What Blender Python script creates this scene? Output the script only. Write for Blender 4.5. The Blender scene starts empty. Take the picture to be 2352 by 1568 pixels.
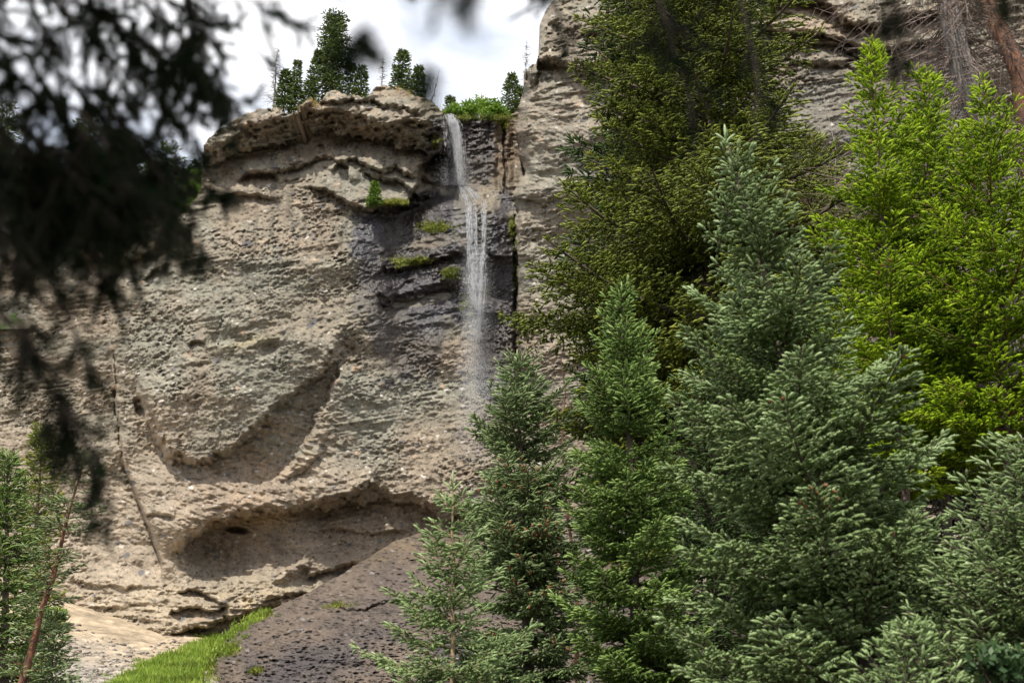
import bpy, math, random
import numpy as np
R = math.radians
SC = bpy.context.scene
COL = SC.collection
rng = np.random.default_rng(7)

# ------------------------------------------------------------------ camera
PITCH = R(20); CAMZ = 1.7; FOC = 40.0
W0 = 2352.0; CX = 1176.0; CY = 784.0; F = FOC / 36.0 * W0
cam_d = bpy.data.cameras.new("camera"); cam = bpy.data.objects.new("camera", cam_d); COL.objects.link(cam)
cam.location = (0, 0, CAMZ); cam.rotation_euler = (R(90) + PITCH, 0, 0)
cam_d.lens = FOC; cam_d.sensor_width = 36; cam_d.clip_start = 0.05; cam_d.clip_end = 8000
cam_d.dof.use_dof = True; cam_d.dof.focus_distance = 70; cam_d.dof.aperture_fstop = 2.3
SC.camera = cam
# ------------------------------------------------------------------ sun, sky, exposure
SUN = np.array([-0.18, -0.55, 0.81]); SUN /= np.linalg.norm(SUN)
sun_el = math.asin(SUN[2]); sun_az = math.atan2(SUN[0], SUN[1])
sd = bpy.data.lights.new("sun", 'SUN'); so = bpy.data.objects.new("sun", sd); COL.objects.link(so)
sd.energy = 3.8; sd.angle = R(0.6); sd.color = (1.0, 0.955, 0.88)
from mathutils import Vector
so.rotation_euler = Vector((-SUN[0], -SUN[1], -SUN[2])).to_track_quat('-Z', 'Y').to_euler()
wd = bpy.data.worlds.new("World"); SC.world = wd; wd.use_nodes = True
nt = wd.node_tree; nt.nodes.clear()
N = nt.nodes.new; Lk = nt.links.new
out = N("ShaderNodeOutputWorld"); bg = N("ShaderNodeBackground"); sky = N("ShaderNodeTexSky")
sky.sky_type = 'NISHITA'; sky.sun_disc = False; sky.sun_elevation = sun_el; sky.sun_rotation = sun_az
sky.altitude = 2400; sky.dust_density = 1.0
tc = N("ShaderNodeTexCoord"); mp = N("ShaderNodeMapping"); mp.inputs['Scale'].default_value = (1.0, 1.0, 2.2)
mp.inputs['Location'].default_value = (0.35, 0.2, 0.1)
nz = N("ShaderNodeTexNoise"); nz.inputs['Scale'].default_value = 3.2; nz.inputs['Detail'].default_value = 7; nz.inputs['Roughness'].default_value = 0.55
cr = N("ShaderNodeValToRGB"); cr.color_ramp.elements[0].position = 0.30; cr.color_ramp.elements[1].position = 0.56
cr.color_ramp.elements[0].color = (0.55, 0.55, 0.55, 1)
nz2 = N("ShaderNodeTexNoise"); nz2.inputs['Scale'].default_value = 5.0; nz2.inputs['Detail'].default_value = 5
cc = N("ShaderNodeValToRGB"); cc.color_ramp.elements[0].position = 0.36; cc.color_ramp.elements[1].position = 0.60
cc.color_ramp.elements[0].color = (4.7, 5.2, 6.1, 1); cc.color_ramp.elements[1].color = (9.6, 9.6, 9.8, 1)
mx = N("ShaderNodeMixRGB")
Lk(tc.outputs['Generated'], mp.inputs[0]); Lk(mp.outputs[0], nz.inputs['Vector']); Lk(mp.outputs[0], nz2.inputs['Vector'])
Lk(nz.outputs['Fac'], cr.inputs[0]); Lk(nz2.outputs['Fac'], cc.inputs[0])
Lk(cr.outputs[0], mx.inputs['Fac']); Lk(sky.outputs[0], mx.inputs[1]); Lk(cc.outputs[0], mx.inputs[2])
Lk(mx.outputs[0], bg.inputs[0]); bg.inputs[1].default_value = 0.118; Lk(bg.outputs[0], out.inputs[0])
SC.view_settings.view_transform = 'Standard'; SC.view_settings.look = 'None'
SC.view_settings.exposure = 0.46; SC.view_settings.gamma = 1
SC.render.engine = 'CYCLES'
SC.cycles.max_bounces = 6; SC.cycles.transparent_max_bounces = 8

# ------------------------------------------------------------------ projection helpers
cp, sp = math.cos(PITCH), math.sin(PITCH)
CAM = np.array([0, 0, CAMZ])
def at(vx, vy, Y):
    vx, vy, Y = np.broadcast_arrays(np.asarray(vx, float), np.asarray(vy, float), np.asarray(Y, float))
    a = (vx - CX) / F; b = (CY - vy) / F
    ry = cp - b * sp; rz = sp + b * cp
    t = Y / ry
    return np.stack([a * t, ry * t, CAMZ + rz * t], -1)
def proj(P):
    d = P - CAM
    dep = d[..., 1] * cp + d[..., 2] * sp
    up = -d[..., 1] * sp + d[..., 2] * cp
    return CX + F * d[..., 0] / dep, CY - F * up / dep, dep

# ------------------------------------------------------------------ noise (numpy)
TAB = np.random.default_rng(1).random((8, 256, 256)).astype(np.float32)
def vnoise(x, y, k=0):
    xi = np.floor(x).astype(np.int32); yi = np.floor(y).astype(np.int32)
    fx = (x - xi).astype(np.float32); fy = (y - yi).astype(np.float32)
    fx = fx * fx * (3 - 2 * fx); fy = fy * fy * (3 - 2 * fy)
    T = TAB[k % 8]; x0 = xi & 255; x1 = (xi + 1) & 255; y0 = yi & 255; y1 = (yi + 1) & 255
    return ((T[y0, x0] * (1 - fx) + T[y0, x1] * fx) * (1 - fy) + (T[y1, x0] * (1 - fx) + T[y1, x1] * fx) * fy) * 2 - 1
def fbm(x, y, oct=4, k=0, g=0.5):
    s = 0; a = 1; t = 0
    for i in range(oct):
        s = s + a * vnoise(x + 17.3 * i, y + 9.1 * i, k + i); t += a; a *= g; x = x * 2.03; y = y * 2.03
    return s / t
def pebbles(x, y, k=0, rmin=0.15, rmax=0.62):
    """rounded stones on a jittered grid: height, random id of the stone on top"""
    xi = np.floor(x).astype(np.int32); yi = np.floor(y).astype(np.int32)
    best = np.zeros(x.shape, np.float32); idv = np.full(x.shape, 0.5, np.float32)
    for dx in (-1, 0, 1):
        for dy in (-1, 0, 1):
            cx = (xi + dx) & 255; cy = (yi + dy) & 255
            px = xi + dx + TAB[k % 8][cy, cx]; py = yi + dy + TAB[(k + 1) % 8][cy, cx]
            q = TAB[(k + 2) % 8][cy, cx]; r = rmin + (rmax - rmin) * q ** 2
            el = 0.8 + 0.8 * TAB[(k + 4) % 8][cy, cx]
            d2 = ((x - px) ** 2 / (r * r) + ((y - py) * el) ** 2 / (r * r))
            h = np.sqrt(np.maximum(0, 1 - d2)).astype(np.float32) * r
            m = h > best
            best = np.where(m, h, best); idv = np.where(m, TAB[(k + 3) % 8][cy, cx], idv)
    return best, idv
def sst(a, b, x):
    t = np.clip((x - a) / (b - a), 0, 1); return t * t * (3 - 2 * t)
def gauss(x, y, cx, cy, rx, ry, ang=0, p=2):
    c, s = math.cos(R(ang)), math.sin(R(ang))
    u = ((x - cx) * c + (y - cy) * s) / rx; v = (-(x - cx) * s + (y - cy) * c) / ry
    return np.exp(-(u * u + v * v) ** (p / 2))
def sdist(x, y, pts, pad):
    """signed distance to a polyline (positive on its upper/left-hand side), end taper"""
    D = np.full(x.shape, 1e9, np.float32); S = np.zeros(x.shape, np.float32); E = np.zeros(x.shape, np.float32)
    pts = np.array(pts, float); seg = np.hypot(*(pts[1:] - pts[:-1]).T); tot = seg.sum(); acc = 0
    x0, y0 = pts.min(0) - pad; x1, y1 = pts.max(0) + pad
    m = (x > x0) & (x < x1) & (y > y0) & (y < y1)
    xs = x[m]; ys = y[m]; d = np.full(xs.shape, 1e9, np.float32); s = np.zeros_like(d); e = np.zeros_like(d); bp = np.zeros_like(d)
    for i in range(len(seg)):
        ax, ay = pts[i]; bx, by = pts[i + 1]; L2 = seg[i] ** 2
        t = np.clip(((xs - ax) * (bx - ax) + (ys - ay) * (by - ay)) / L2, 0, 1)
        dx = xs - (ax + t * (bx - ax)); dy = ys - (ay + t * (by - ay)); dd = np.hypot(dx, dy)
        cr_ = ((bx - ax) * (ys - ay) - (by - ay) * (xs - ax)) / seg[i]; sg = np.sign(cr_); pp = np.abs(cr_)
        k = (dd < d - .01) | ((np.abs(dd - d) <= .01) & (pp > bp)); bp = np.where(k, pp, bp)
        d = np.where(k, dd, d); s = np.where(k, -sg, s); e = np.where(k, (acc + t * seg[i]) / tot, e); acc += seg[i]
    D[m] = d; S[m] = s; E[m] = e
    return D * np.where(S == 0, 1, S), E, m

# ------------------------------------------------------------------ mesh helpers
def tag(o, label=None, cat=None, group=None, kind=None):
    if label: o['label'] = label
    if cat: o['category'] = cat
    if group: o['group'] = group
    if kind: o['kind'] = kind
    return o
def mesh_np(name, verts, faces, mat, parent=None, attrs=None, smooth=False, loc=None):
    """faces: (n,3) or (n,4) int array; attrs: {name: (domain, type, array)}"""
    verts = np.asarray(verts, np.float32)
    if loc is not None: verts = verts - np.asarray(loc, np.float32)
    faces = np.asarray(faces, np.int32); n, k = faces.shape
    me = bpy.data.meshes.new(name)
    me.vertices.add(len(verts)); me.vertices.foreach_set("co", verts.ravel())
    me.loops.add(n * k); me.loops.foreach_set("vertex_index", faces.ravel())
    me.polygons.add(n); me.polygons.foreach_set("loop_start", np.arange(0, n * k, k, dtype=np.int32))
    if smooth: me.polygons.foreach_set("use_smooth", np.ones(n, bool))
    me.update(calc_edges=True)
    for an, (dom, typ, arr) in (attrs or {}).items():
        a = me.attributes.new(an, typ, dom)
        a.data.foreach_set('color' if 'COLOR' in typ else ('vector' if 'VECTOR' in typ else 'value'), np.asarray(arr, np.float32).ravel())
    me.materials.append(mat)
    o = bpy.data.objects.new(name, me); COL.objects.link(o)
    if parent: o.parent = parent
    elif loc is not None: o.location = loc
    return o
def empty(name, loc):
    o = bpy.data.objects.new(name, None); COL.objects.link(o); o.location = loc; o.empty_display_size = 0.3
    return o
def nrm(v): return v / np.maximum(np.linalg.norm(v, axis=-1, keepdims=True), 1e-9)
def tubes(P0, P1, r0, r1, sides=3):
    """many straight tapered sticks at once"""
    P0 = np.asarray(P0, float); P1 = np.asarray(P1, float); n = len(P0)
    d = nrm(P1 - P0); a = np.where(np.abs(d[:, 2:3]) > 0.9, [[1., 0, 0]], [[0, 0, 1.]])
    u = nrm(np.cross(d, a)); v = np.cross(d, u)
    th = np.arange(sides) * 2 * math.pi / sides
    ring = u[:, None] * np.cos(th)[None, :, None] + v[:, None] * np.sin(th)[None, :, None]
    r0 = np.broadcast_to(r0, n)[:, None, None]; r1 = np.broadcast_to(r1, n)[:, None, None]
    V = np.concatenate([P0[:, None] + ring * r0, P1[:, None] + ring * r1], 1)
    b = (np.arange(n) * 2 * sides)[:, None]; i = np.arange(sides)[None]; j = (i + 1) % sides
    Fq = np.stack([b + i, b + j, b + sides + j, b + sides + i], -1).reshape(-1, 4)
    return V.reshape(-1, 3), Fq
def path_tube(path, rad, sides=8, rough=0.0, seed=0):
    path = np.asarray(path, float); n = len(path); rad = np.broadcast_to(rad, n)
    t = nrm(np.gradient(path, axis=0)); ref = np.array([1., 0.2, 0.1]); u = nrm(np.cross(t, ref)); v = np.cross(t, u)
    th = np.arange(sides) * 2 * math.pi / sides; rr = np.random.default_rng(seed).normal(1, rough, (n, sides))[..., None] if rough else 1
    V = path[:, None] + (u[:, None] * np.cos(th)[None, :, None] + v[:, None] * np.sin(th)[None, :, None]) * rad[:, None, None] * rr
    i = np.arange(n - 1)[:, None] * sides; a = np.arange(sides)[None]; b = (a + 1) % sides
    Fq = np.stack([i + a, i + b, i + sides + b, i + sides + a], -1).reshape(-1, 4)
    return V.reshape(-1, 3), Fq
def join(parts):
    Vs, Fs, o = [], [], 0
    for V, f in parts: Vs.append(V); Fs.append(f + o); o += len(V)
    return np.concatenate(Vs), np.concatenate(Fs)

# ------------------------------------------------------------------ materials
def newmat(name):
    m = bpy.data.materials.new(name); m.use_nodes = True; t = m.node_tree; t.nodes.clear(); return m, t
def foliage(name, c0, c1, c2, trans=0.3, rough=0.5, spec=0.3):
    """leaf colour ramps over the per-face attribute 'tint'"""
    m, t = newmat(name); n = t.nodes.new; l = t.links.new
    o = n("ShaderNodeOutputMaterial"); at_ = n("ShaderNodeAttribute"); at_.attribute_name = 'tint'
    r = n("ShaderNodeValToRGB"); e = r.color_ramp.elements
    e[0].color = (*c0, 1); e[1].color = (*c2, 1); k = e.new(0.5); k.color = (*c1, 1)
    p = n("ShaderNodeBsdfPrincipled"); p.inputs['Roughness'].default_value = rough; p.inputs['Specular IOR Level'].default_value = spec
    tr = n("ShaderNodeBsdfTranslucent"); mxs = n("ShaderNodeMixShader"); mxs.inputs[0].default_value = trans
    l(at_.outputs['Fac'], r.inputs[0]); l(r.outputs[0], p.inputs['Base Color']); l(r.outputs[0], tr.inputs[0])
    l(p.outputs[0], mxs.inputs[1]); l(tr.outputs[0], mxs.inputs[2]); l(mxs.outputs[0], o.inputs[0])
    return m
def simple(name, c0, c1, scale=8, rough=0.85, bump=0.3, detail=6, stretch=(1, 1, 1)):
    m, t = newmat(name); n = t.nodes.new; l = t.links.new
    o = n("ShaderNodeOutputMaterial"); p = n("ShaderNodeBsdfPrincipled"); p.inputs['Roughness'].default_value = rough
    tcx = n("ShaderNodeTexCoord"); mpx = n("ShaderNodeMapping"); mpx.inputs['Scale'].default_value = stretch
    z = n("ShaderNodeTexNoise"); z.inputs['Scale'].default_value = scale; z.inputs['Detail'].default_value = detail; z.inputs['Roughness'].default_value = 0.65
    r = n("ShaderNodeValToRGB"); r.color_ramp.elements[0].position = 0.35; r.color_ramp.elements[1].position = 0.65
    r.color_ramp.elements[0].color = (*c0, 1); r.color_ramp.elements[1].color = (*c1, 1)
    b = n("ShaderNodeBump"); b.inputs['Strength'].default_value = bump; b.inputs['Distance'].default_value = 0.05
    l(tcx.outputs['Object'], mpx.inputs[0]); l(mpx.outputs[0], z.inputs['Vector']); l(z.outputs['Fac'], r.inputs[0]); l(r.outputs[0], p.inputs['Base Color'])
    l(z.outputs['Fac'], b.inputs['Height']); l(b.outputs[0], p.inputs['Normal']); l(p.outputs[0], o.inputs[0])
    return m
def rockmat(name, bump=0.5, wetr=0.28):
    """base colour and wetness come from the mesh attributes Col / wet; fine grain is procedural"""
    m, t = newmat(name); n = t.nodes.new; l = t.links.new
    o = n("ShaderNodeOutputMaterial"); p = n("ShaderNodeBsdfPrincipled")
    a = n("ShaderNodeAttribute"); a.attribute_name = 'Col'; w = n("ShaderNodeAttribute"); w.attribute_name = 'wet'
    tcx = n("ShaderNodeTexCoord")
    z = n("ShaderNodeTexNoise"); z.inputs['Scale'].default_value = 4.5; z.inputs['Detail'].default_value = 9; z.inputs['Roughness'].default_value = 0.75
    v = n("ShaderNodeTexVoronoi"); v.inputs['Scale'].default_value = 2.6; v.inputs['Randomness'].default_value = 1
    mr = n("ShaderNodeMapRange"); mr.inputs[1].default_value = 0.25; mr.inputs[2].default_value = 0.75; mr.inputs[3].default_value = 0.62; mr.inputs[4].default_value = 1.38
    mu = n("ShaderNodeMixRGB"); mu.blend_type = 'MULTIPLY'; mu.inputs[0].default_value = 1
    l(tcx.outputs['Object'], z.inputs['Vector']); l(tcx.outputs['Object'], v.inputs['Vector'])
    l(z.outputs['Fac'], mr.inputs[0]); l(a.outputs['Color'], mu.inputs[1]); l(mr.outputs[0], mu.inputs[2]); l(mu.outputs[0], p.inputs['Base Color'])
    rr = n("ShaderNodeMapRange"); rr.inputs[3].default_value = 0.93; rr.inputs[4].default_value = wetr
    l(w.outputs['Fac'], rr.inputs[0]); l(rr.outputs[0], p.inputs['Roughness'])
    ad = n("ShaderNodeMath"); ad.operation = 'SUBTRACT'; ad.inputs[1].default_value = 0
    ml = n("ShaderNodeMath"); ml.operation = 'MULTIPLY'; ml.inputs[1].default_value = 0.5
    l(v.outputs['Distance'], ml.inputs[0]); l(z.outputs['Fac'], ad.inputs[0]); l(ml.outputs[0], ad.inputs[1])
    b = n("ShaderNodeBump"); b.inputs['Strength'].default_value = bump; b.inputs['Distance'].default_value = 0.28
    l(ad.outputs[0], b.inputs['Height']); l(b.outputs[0], p.inputs['Normal']); l(p.outputs[0], o.inputs[0])
    return m
M_rock = rockmat('conglomerate_rock'); M_slab = rockmat('wet_slab_rock', 0.6, 0.3); M_ground = rockmat('scree_ground', 0.35)
M_bark = simple('spruce_bark', (0.05, 0.035, 0.025), (0.13, 0.095, 0.07), 14, stretch=(1, 1, .3))
M_barkgrey = simple('grey_dead_bark', (0.13, 0.11, 0.10), (0.34, 0.30, 0.27), 9, stretch=(1, 1, .25))
M_barkred = simple('red_bark', (0.06, 0.03, 0.02), (0.24, 0.105, 0.05), 9, stretch=(1, 1, .25))
M_barktan = simple('tan_young_bark', (0.22, 0.15, 0.08), (0.38, 0.28, 0.16), 12)
M_deadtwig = simple('dead_twigs', (0.14, 0.10, 0.08), (0.30, 0.23, 0.19), 12)
M_cone = simple('cone_scales', (0.12, 0.045, 0.018), (0.28, 0.11, 0.04), 60)
M_blue = foliage('blue_spruce_needles', (0.08, 0.12, 0.03), (0.27, 0.365, 0.14), (0.56, 0.67, 0.36), .28)
M_green = foliage('green_spruce_needles', (0.07, 0.115, 0.018), (0.24, 0.36, 0.085), (0.48, 0.61, 0.21), .28)
M_pale = foliage('pale_young_spruce_needles', (0.09, 0.14, 0.04), (0.26, 0.36, 0.13), (0.50, 0.60, 0.30), .22)
M_cony = foliage('cone_laden_spruce_needles', (0.08, 0.12, 0.035), (0.25, 0.335, 0.13), (0.50, 0.60, 0.30), .28)
M_olive = foliage('olive_fir_needles', (0.07, 0.092, 0.014), (0.265, 0.315, 0.045), (0.55, 0.57, 0.12), .33)
M_lime = foliage('sunlit_lime_needles', (0.13, 0.22, 0.012), (0.42, 0.58, 0.02), (0.78, 0.87, 0.09), .45)
M_dark = foliage('shade_toned_fir_needles', (0.015, 0.035, 0.012), (0.04, 0.08, 0.025), (0.08, 0.14, 0.04), .15)  # deep shade among the trees put into the needle colour
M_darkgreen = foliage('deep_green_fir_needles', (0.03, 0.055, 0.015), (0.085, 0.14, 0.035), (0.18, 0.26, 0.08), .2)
M_shade = foliage('shade_toned_branch_needles', (0.006, 0.013, 0.004), (0.014, 0.032, 0.009), (0.03, 0.06, 0.018), .2, .6, .08)  # near-black colour stands in for the shade on the overhanging boughs
M_rim = foliage('rim_tree_needles', (0.05, 0.08, 0.02), (0.14, 0.20, 0.045), (0.28, 0.35, 0.10), .3)
M_leaf = foliage('bright_shrub_leaves', (0.06, 0.13, 0.015), (0.16, 0.28, 0.03), (0.30, 0.42, 0.06), .4)
M_grass = foliage('bright_grass', (0.13, 0.16, 0.03), (0.24, 0.36, 0.04), (0.42, 0.50, 0.10), .4)
M_moss = foliage('yellow_moss', (0.06, 0.08, 0.01), (0.15, 0.18, 0.02), (0.30, 0.31, 0.05), .2)
m, t = newmat('falling_water'); o_ = t.nodes.new("ShaderNodeOutputMaterial"); p_ = t.nodes.new("ShaderNodeBsdfPrincipled"); q_ = t.nodes.new("ShaderNodeBsdfTranslucent")
nz_ = t.nodes.new("ShaderNodeTexNoise"); nz_.inputs['Scale'].default_value = 1.2; rp_ = t.nodes.new("ShaderNodeValToRGB")
rp_.color_ramp.elements[0].color = (.93, .94, .96, 1); rp_.color_ramp.elements[1].color = (.98, .98, .99, 1)
x_ = t.nodes.new("ShaderNodeMixShader"); x_.inputs[0].default_value = .5; p_.inputs['Roughness'].default_value = .3
t.links.new(nz_.outputs['Fac'], rp_.inputs[0]); t.links.new(rp_.outputs[0], p_.inputs['Base Color']); t.links.new(rp_.outputs[0], q_.inputs[0])
t.links.new(p_.outputs[0], x_.inputs[1]); t.links.new(q_.outputs[0], x_.inputs[2]); t.links.new(x_.outputs[0], o_.inputs[0]); M_water = m

# ================================================================== THE CLIFF
Y0 = 150.0
def ramp(x, pts):
    p = np.array(pts, float); return np.interp(x, p[:, 0], p[:, 1])
RIM = [(-200, 530), (0, 500), (60, 488), (150, 530), (300, 545), (350, 490), (395, 502), (425, 488), (447, 462), (461, 432), (467, 332),
       (480, 312), (500, 300), (530, 285), (560, 262), (590, 252), (630, 246), (660, 258), (682, 262), (690, 240), (712, 228), (730, 236),
       (750, 214), (775, 208), (810, 220), (850, 218), (862, 200), (885, 196), (920, 206), (960, 220), (990, 232), (1005, 245), (1016, 260),
       (1024, 262), (1060, 268), (1100, 276), (1150, 274), (1180, 262), (1192, 240), (1203, 200), (1202, 165), (1216, 150), (1230, 146), (1238, 120),
       (1238, 60), (1247, 40), (1262, 12), (1275, -10), (1300, -60), (1400, -200), (2600, -200)]
def lipf(x, y, O, pts, h, outA, WA, rec, WB, wob=5, ss=3, k=0):
    pad = max(h + 3 * WA, 3 * WB) + 20
    xx = x + wob * vnoise(x / 28, y / 28, k + 1) + ss * vnoise(x / 9, y / 9, k + 2)
    yy = y + wob * vnoise(x / 26 + 50, y / 26, k + 3) + ss * vnoise(x / 9 + 9, y / 9, k + 4)
    s, e, m = sdist(xx, yy, pts, pad)
    tp = sst(0, .12, e) * (1 - sst(.88, 1, e))
    up = outA * sst(0, h, s) * np.exp(-(np.maximum(s - h, 0) / WA) ** 2)
    dn = -rec * np.exp(-(np.minimum(s, 0) / WB) ** 2)
    O += np.where(m, tp * np.where(s > 0, up, dn), 0)
def groove(x, y, O, pts, w, dep, k=0):
    xx = x + 4 * vnoise(x / 22, y / 22, k + 1) + 2 * vnoise(x / 7, y / 7, k); yy = y + 4 * vnoise(x / 20 + 50, y / 20, k + 3)
    s, e, m = sdist(xx, yy, pts, 4 * w + 20)
    O -= np.where(m, dep * sst(0, .1, e) * (1 - sst(.9, 1, e)) * np.exp(-(s / w) ** 2), 0)

LOBE = [(296, 840), (312, 905), (340, 965), (378, 1048), (430, 1066), (487, 1064), (545, 1028), (600, 978), (655, 930), (705, 893), (748, 858), (785, 800), (800, 740)]
SWOOP = [(560, 1150), (610, 1108), (655, 1068), (700, 1010), (728, 950), (748, 895), (790, 820)]
CAVE = [(392, 1292), (420, 1262), (455, 1232), (500, 1204), (560, 1188), (640, 1176), (700, 1172), (760, 1155), (830, 1128), (880, 1080)]
CAVE2 = [(690, 1178), (780, 1160), (870, 1150), (950, 1158), (1010, 1190), (1080, 1180), (1200, 1200)]
BASE = [(110, 1398), (150, 1396), (185, 1425), (215, 1450), (270, 1466), (330, 1486), (380, 1468), (470, 1442), (560, 1412), (640, 1388), (720, 1372)]
def cliff_grid(x, y):
    """metres the rock stands out towards the viewer from the plane Y0, plus colour and wetness"""
    O = np.zeros_like(x)
    # broad shape
    O -= 13 * (np.maximum(430 - x, 0) / 430) ** 1.25
    O += 5 * gauss(x, y, 590, 720, 330, 360)
    O -= 0.006 * np.maximum(520 - y, 0)
    O += 4.0 * sst(1330, 1600, y)
    # right buttress
    bx = ramp(y, [(-200, 1300), (0, 1262), (60, 1238), (160, 1203), (220, 1196), (300, 1188), (400, 1203), (445, 1182), (600, 1186), (820, 1196), (1000, 1240), (1700, 1300)])
    bx = bx + 5 * vnoise(x / 30, y / 30, 5) + 7 * fbm(x / 60 + 5, y / 45, 3, 2)
    amp = ramp(y, [(-200, 13), (300, 12), (430, 9), (520, 3.5), (900, 1.5), (1700, 0)])
    dxr = x - bx
    O += amp * (sst(-3, 22, dxr) * .55 + .45 * sst(0, 150, dxr))
    # alcove behind the falls
    al = sst(0, 14, x - ramp(y, [(200, 1012), (300, 1018), (345, 1010), (380, 960), (430, 950), (520, 900), (1000, 850), (1400, 900)]) + 5 * vnoise(x / 20, y / 20)) * (dxr < 0)
    shelf = ramp(x, [(800, 480), (860, 482), (935, 466), (975, 446), (1010, 425), (1060, 420), (1110, 426), (1150, 441), (1185, 456), (1230, 460)]) + 2.5 * vnoise(x / 14, y / 14, 4)
    O -= 8.0 * al * (y < shelf)
    O -= 5.0 * (1 - sst(0, 60, 1 * (y - shelf))) * gauss(x, y, 1080, 470, 130, 120) * (y >= shelf)
    O += 3.5 * gauss(x, y, 1075, 520, 90, 90) * (y >= shelf)
    O -= 3.2 * sst(0, 70, x - ramp(y, [(440, 860), (600, 850), (900, 870), (1100, 900)])) * sst(1100, 700, y) * (dxr < 0) * (y >= shelf) * (x < 1300)
    # cap and ledges, top left
    lipf(x, y, O, [(440, 395), (480, 378), (520, 362), (575, 342), (640, 326), (700, 308), (765, 300), (830, 318), (900, 330), (960, 338), (1008, 352), (1060, 372)], 44, 4.0, 120, 3.0, 60, 10, 7, 1)
    lipf(x, y, O, [(520, 316), (600, 290), (680, 274), (760, 262), (820, 276), (900, 288), (1000, 300), (1040, 310)], 14, 2.2, 40, .5, 12, 9, 5, 2)
    lipf(x, y, O, [(640, 250), (700, 252), (760, 236), (850, 240), (920, 252), (990, 262)], 9, 1.6, 30, .4, 10, 7, 4, 3)
    lipf(x, y, O, [(540, 412), (600, 398), (660, 392), (720, 372), (765, 366), (830, 380), (900, 392), (960, 404), (1010, 430)], 9, 1.6, 26, 1.0, 16, 8, 4, 4)
    lipf(x, y, O, [(545, 425), (570, 402), (605, 398), (630, 408), (640, 430)], 10, 1.7, 28, .4, 14, 3, 2, 5)
    lipf(x, y, O, [(760, 400), (775, 378), (795, 385), (800, 420)], 6, 1.5, 22, .3, 14, 2, 2, 6)
    lipf(x, y, O, [(460, 460), (520, 452), (600, 450), (640, 470)], 8, 1.0, 24, .7, 14, 6, 3, 7)
    lipf(x, y, O, [(700, 428), (740, 440), (800, 468), (850, 486), (900, 484), (945, 470), (985, 462)], 8, 1.6, 40, 1.0, 22, 5, 3, 1)
    lipf(x, y, O, [(820, 392), (870, 408), (920, 425), (960, 452), (1000, 455)], 10, 1.8, 30, 1.4, 22, 6, 3, 2)
    # ledges in the wet part
    lipf(x, y, O, [(850, 620), (930, 622), (1000, 596), (1055, 590), (1120, 592), (1170, 610)], 10, 1.2, 50, .9, 28, 9, 5, 3)
    lipf(x, y, O, [(860, 695), (940, 690), (1000, 668), (1060, 662), (1110, 670)], 22, 1.8, 40, .8, 22, 8, 5, 4)
    groove(x, y, O, [(1160, 270), (1157, 330), (1162, 380), (1158, 445)], 3.5, 2.2, 1)
    groove(x, y, O, [(1188, 440), (1184, 540), (1187, 640), (1183, 760), (1190, 880), (1196, 960)], 4.5, 2.0, 2)
    O -= .9 * np.abs(np.sin((x + 6 * vnoise(x / 15, y / 30)) / 10)) ** 4 * ((x > 1120) & (dxr < 0) & (y < shelf))
    # tower and right hand strata
    lipf(x, y, O, [(1195, 175), (1230, 150), (1280, 148), (1330, 158), (1372, 168), (1420, 120), (1500, 90), (1600, 95)], 14, 3.2, 110, 1.2, 30, 7, 4, 5)
    lipf(x, y, O, [(1250, 60), (1300, 68), (1380, 80), (1440, 40), (1500, 10)], 12, 1.8, 50, .6, 18, 7, 4, 6)
    lipf(x, y, O, [(1195, 150), (1212, 178), (1230, 196), (1240, 160)], 8, 2.2, 22, .5, 10, 2, 2, 7)
    lipf(x, y, O, [(1700, 60), (1790, 78), (1860, 74), (1930, 90), (1975, 112), (2010, 122), (2080, 105), (2150, 98), (2260, 90)], 9, 2.0, 26, 1.4, 20, 6, 3, 1)
    lipf(x, y, O, [(1700, 118), (1800, 108), (1870, 98), (1930, 112), (1990, 138), (2100, 130), (2250, 120)], 7, 1.1, 20, .9, 16, 5, 3, 2)
    lipf(x, y, O, [(1720, -10), (1820, 2), (1900, 18), (1950, 62), (2010, 66), (2090, 40), (2180, 30), (2300, 20)], 12, 3.4, 45, 1.2, 18, 7, 4, 3)
    lipf(x, y, O, [(1780, 150), (1850, 142), (1920, 150), (1990, 165), (2050, 160)], 6, .8, 18, .5, 14, 5, 3, 4)
    groove(x, y, O, [(1212, 300), (1206, 360), (1216, 420), (1200, 460)], 8, 1.0, 3)
    groove(x, y, O, [(1255, 460), (1290, 445), (1310, 420)], 3, .5, 4)
    # hanging lobe of coarse stones, swoop and the two creases
    lipf(x, y, O, LOBE, 20, 3.2, 190, .9, 40, 8, 6, 1)
    lipf(x, y, O, [(p[0], p[1]) for p in SWOOP][::-1], 9, 1.7, 90, 1.0, 55, 9, 6, 2)
    lipf(x, y, O, [(640, 1112), (690, 1090), (735, 1040), (760, 980)], 10, .8, 50, .5, 30, 6, 3, 3)
    # left crack: the rock to its left lies further back
    cxl = ramp(y, [(560, 235), (800, 252), (950, 268), (1080, 287), (1180, 330), (1290, 368), (1340, 372)]) + 4 * vnoise(x / 25, y / 25, 4)
    st = ramp(y, [(600, 0), (820, 1.2), (1000, 3.0), (1250, 5), (1300, 3), (1345, 0)])
    O -= st * sst(5, 0, x - cxl) * np.exp(-(np.maximum(cxl - x, 0) / 150) ** 2)
    groove(x, y, O, [(262, 800), (268, 950), (282, 1060)], 3, .8, 5)
    groove(x, y, O, [(280, 1050), (300, 1110), (335, 1195), (366, 1285), (370, 1320)], 9, 1.0, 5)
    O -= 2.2 * gauss(x, y, 322, 940, 12, 26, -12, 4)
    lipf(x, y, O, [(335, 1186), (355, 1182), (385, 1184), (400, 1190)], 6, .8, 16, .9, 10, 3, 2, 5)
    # big recess
    n0 = fbm(x / 30, y / 22, 3, 3) * 2
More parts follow.
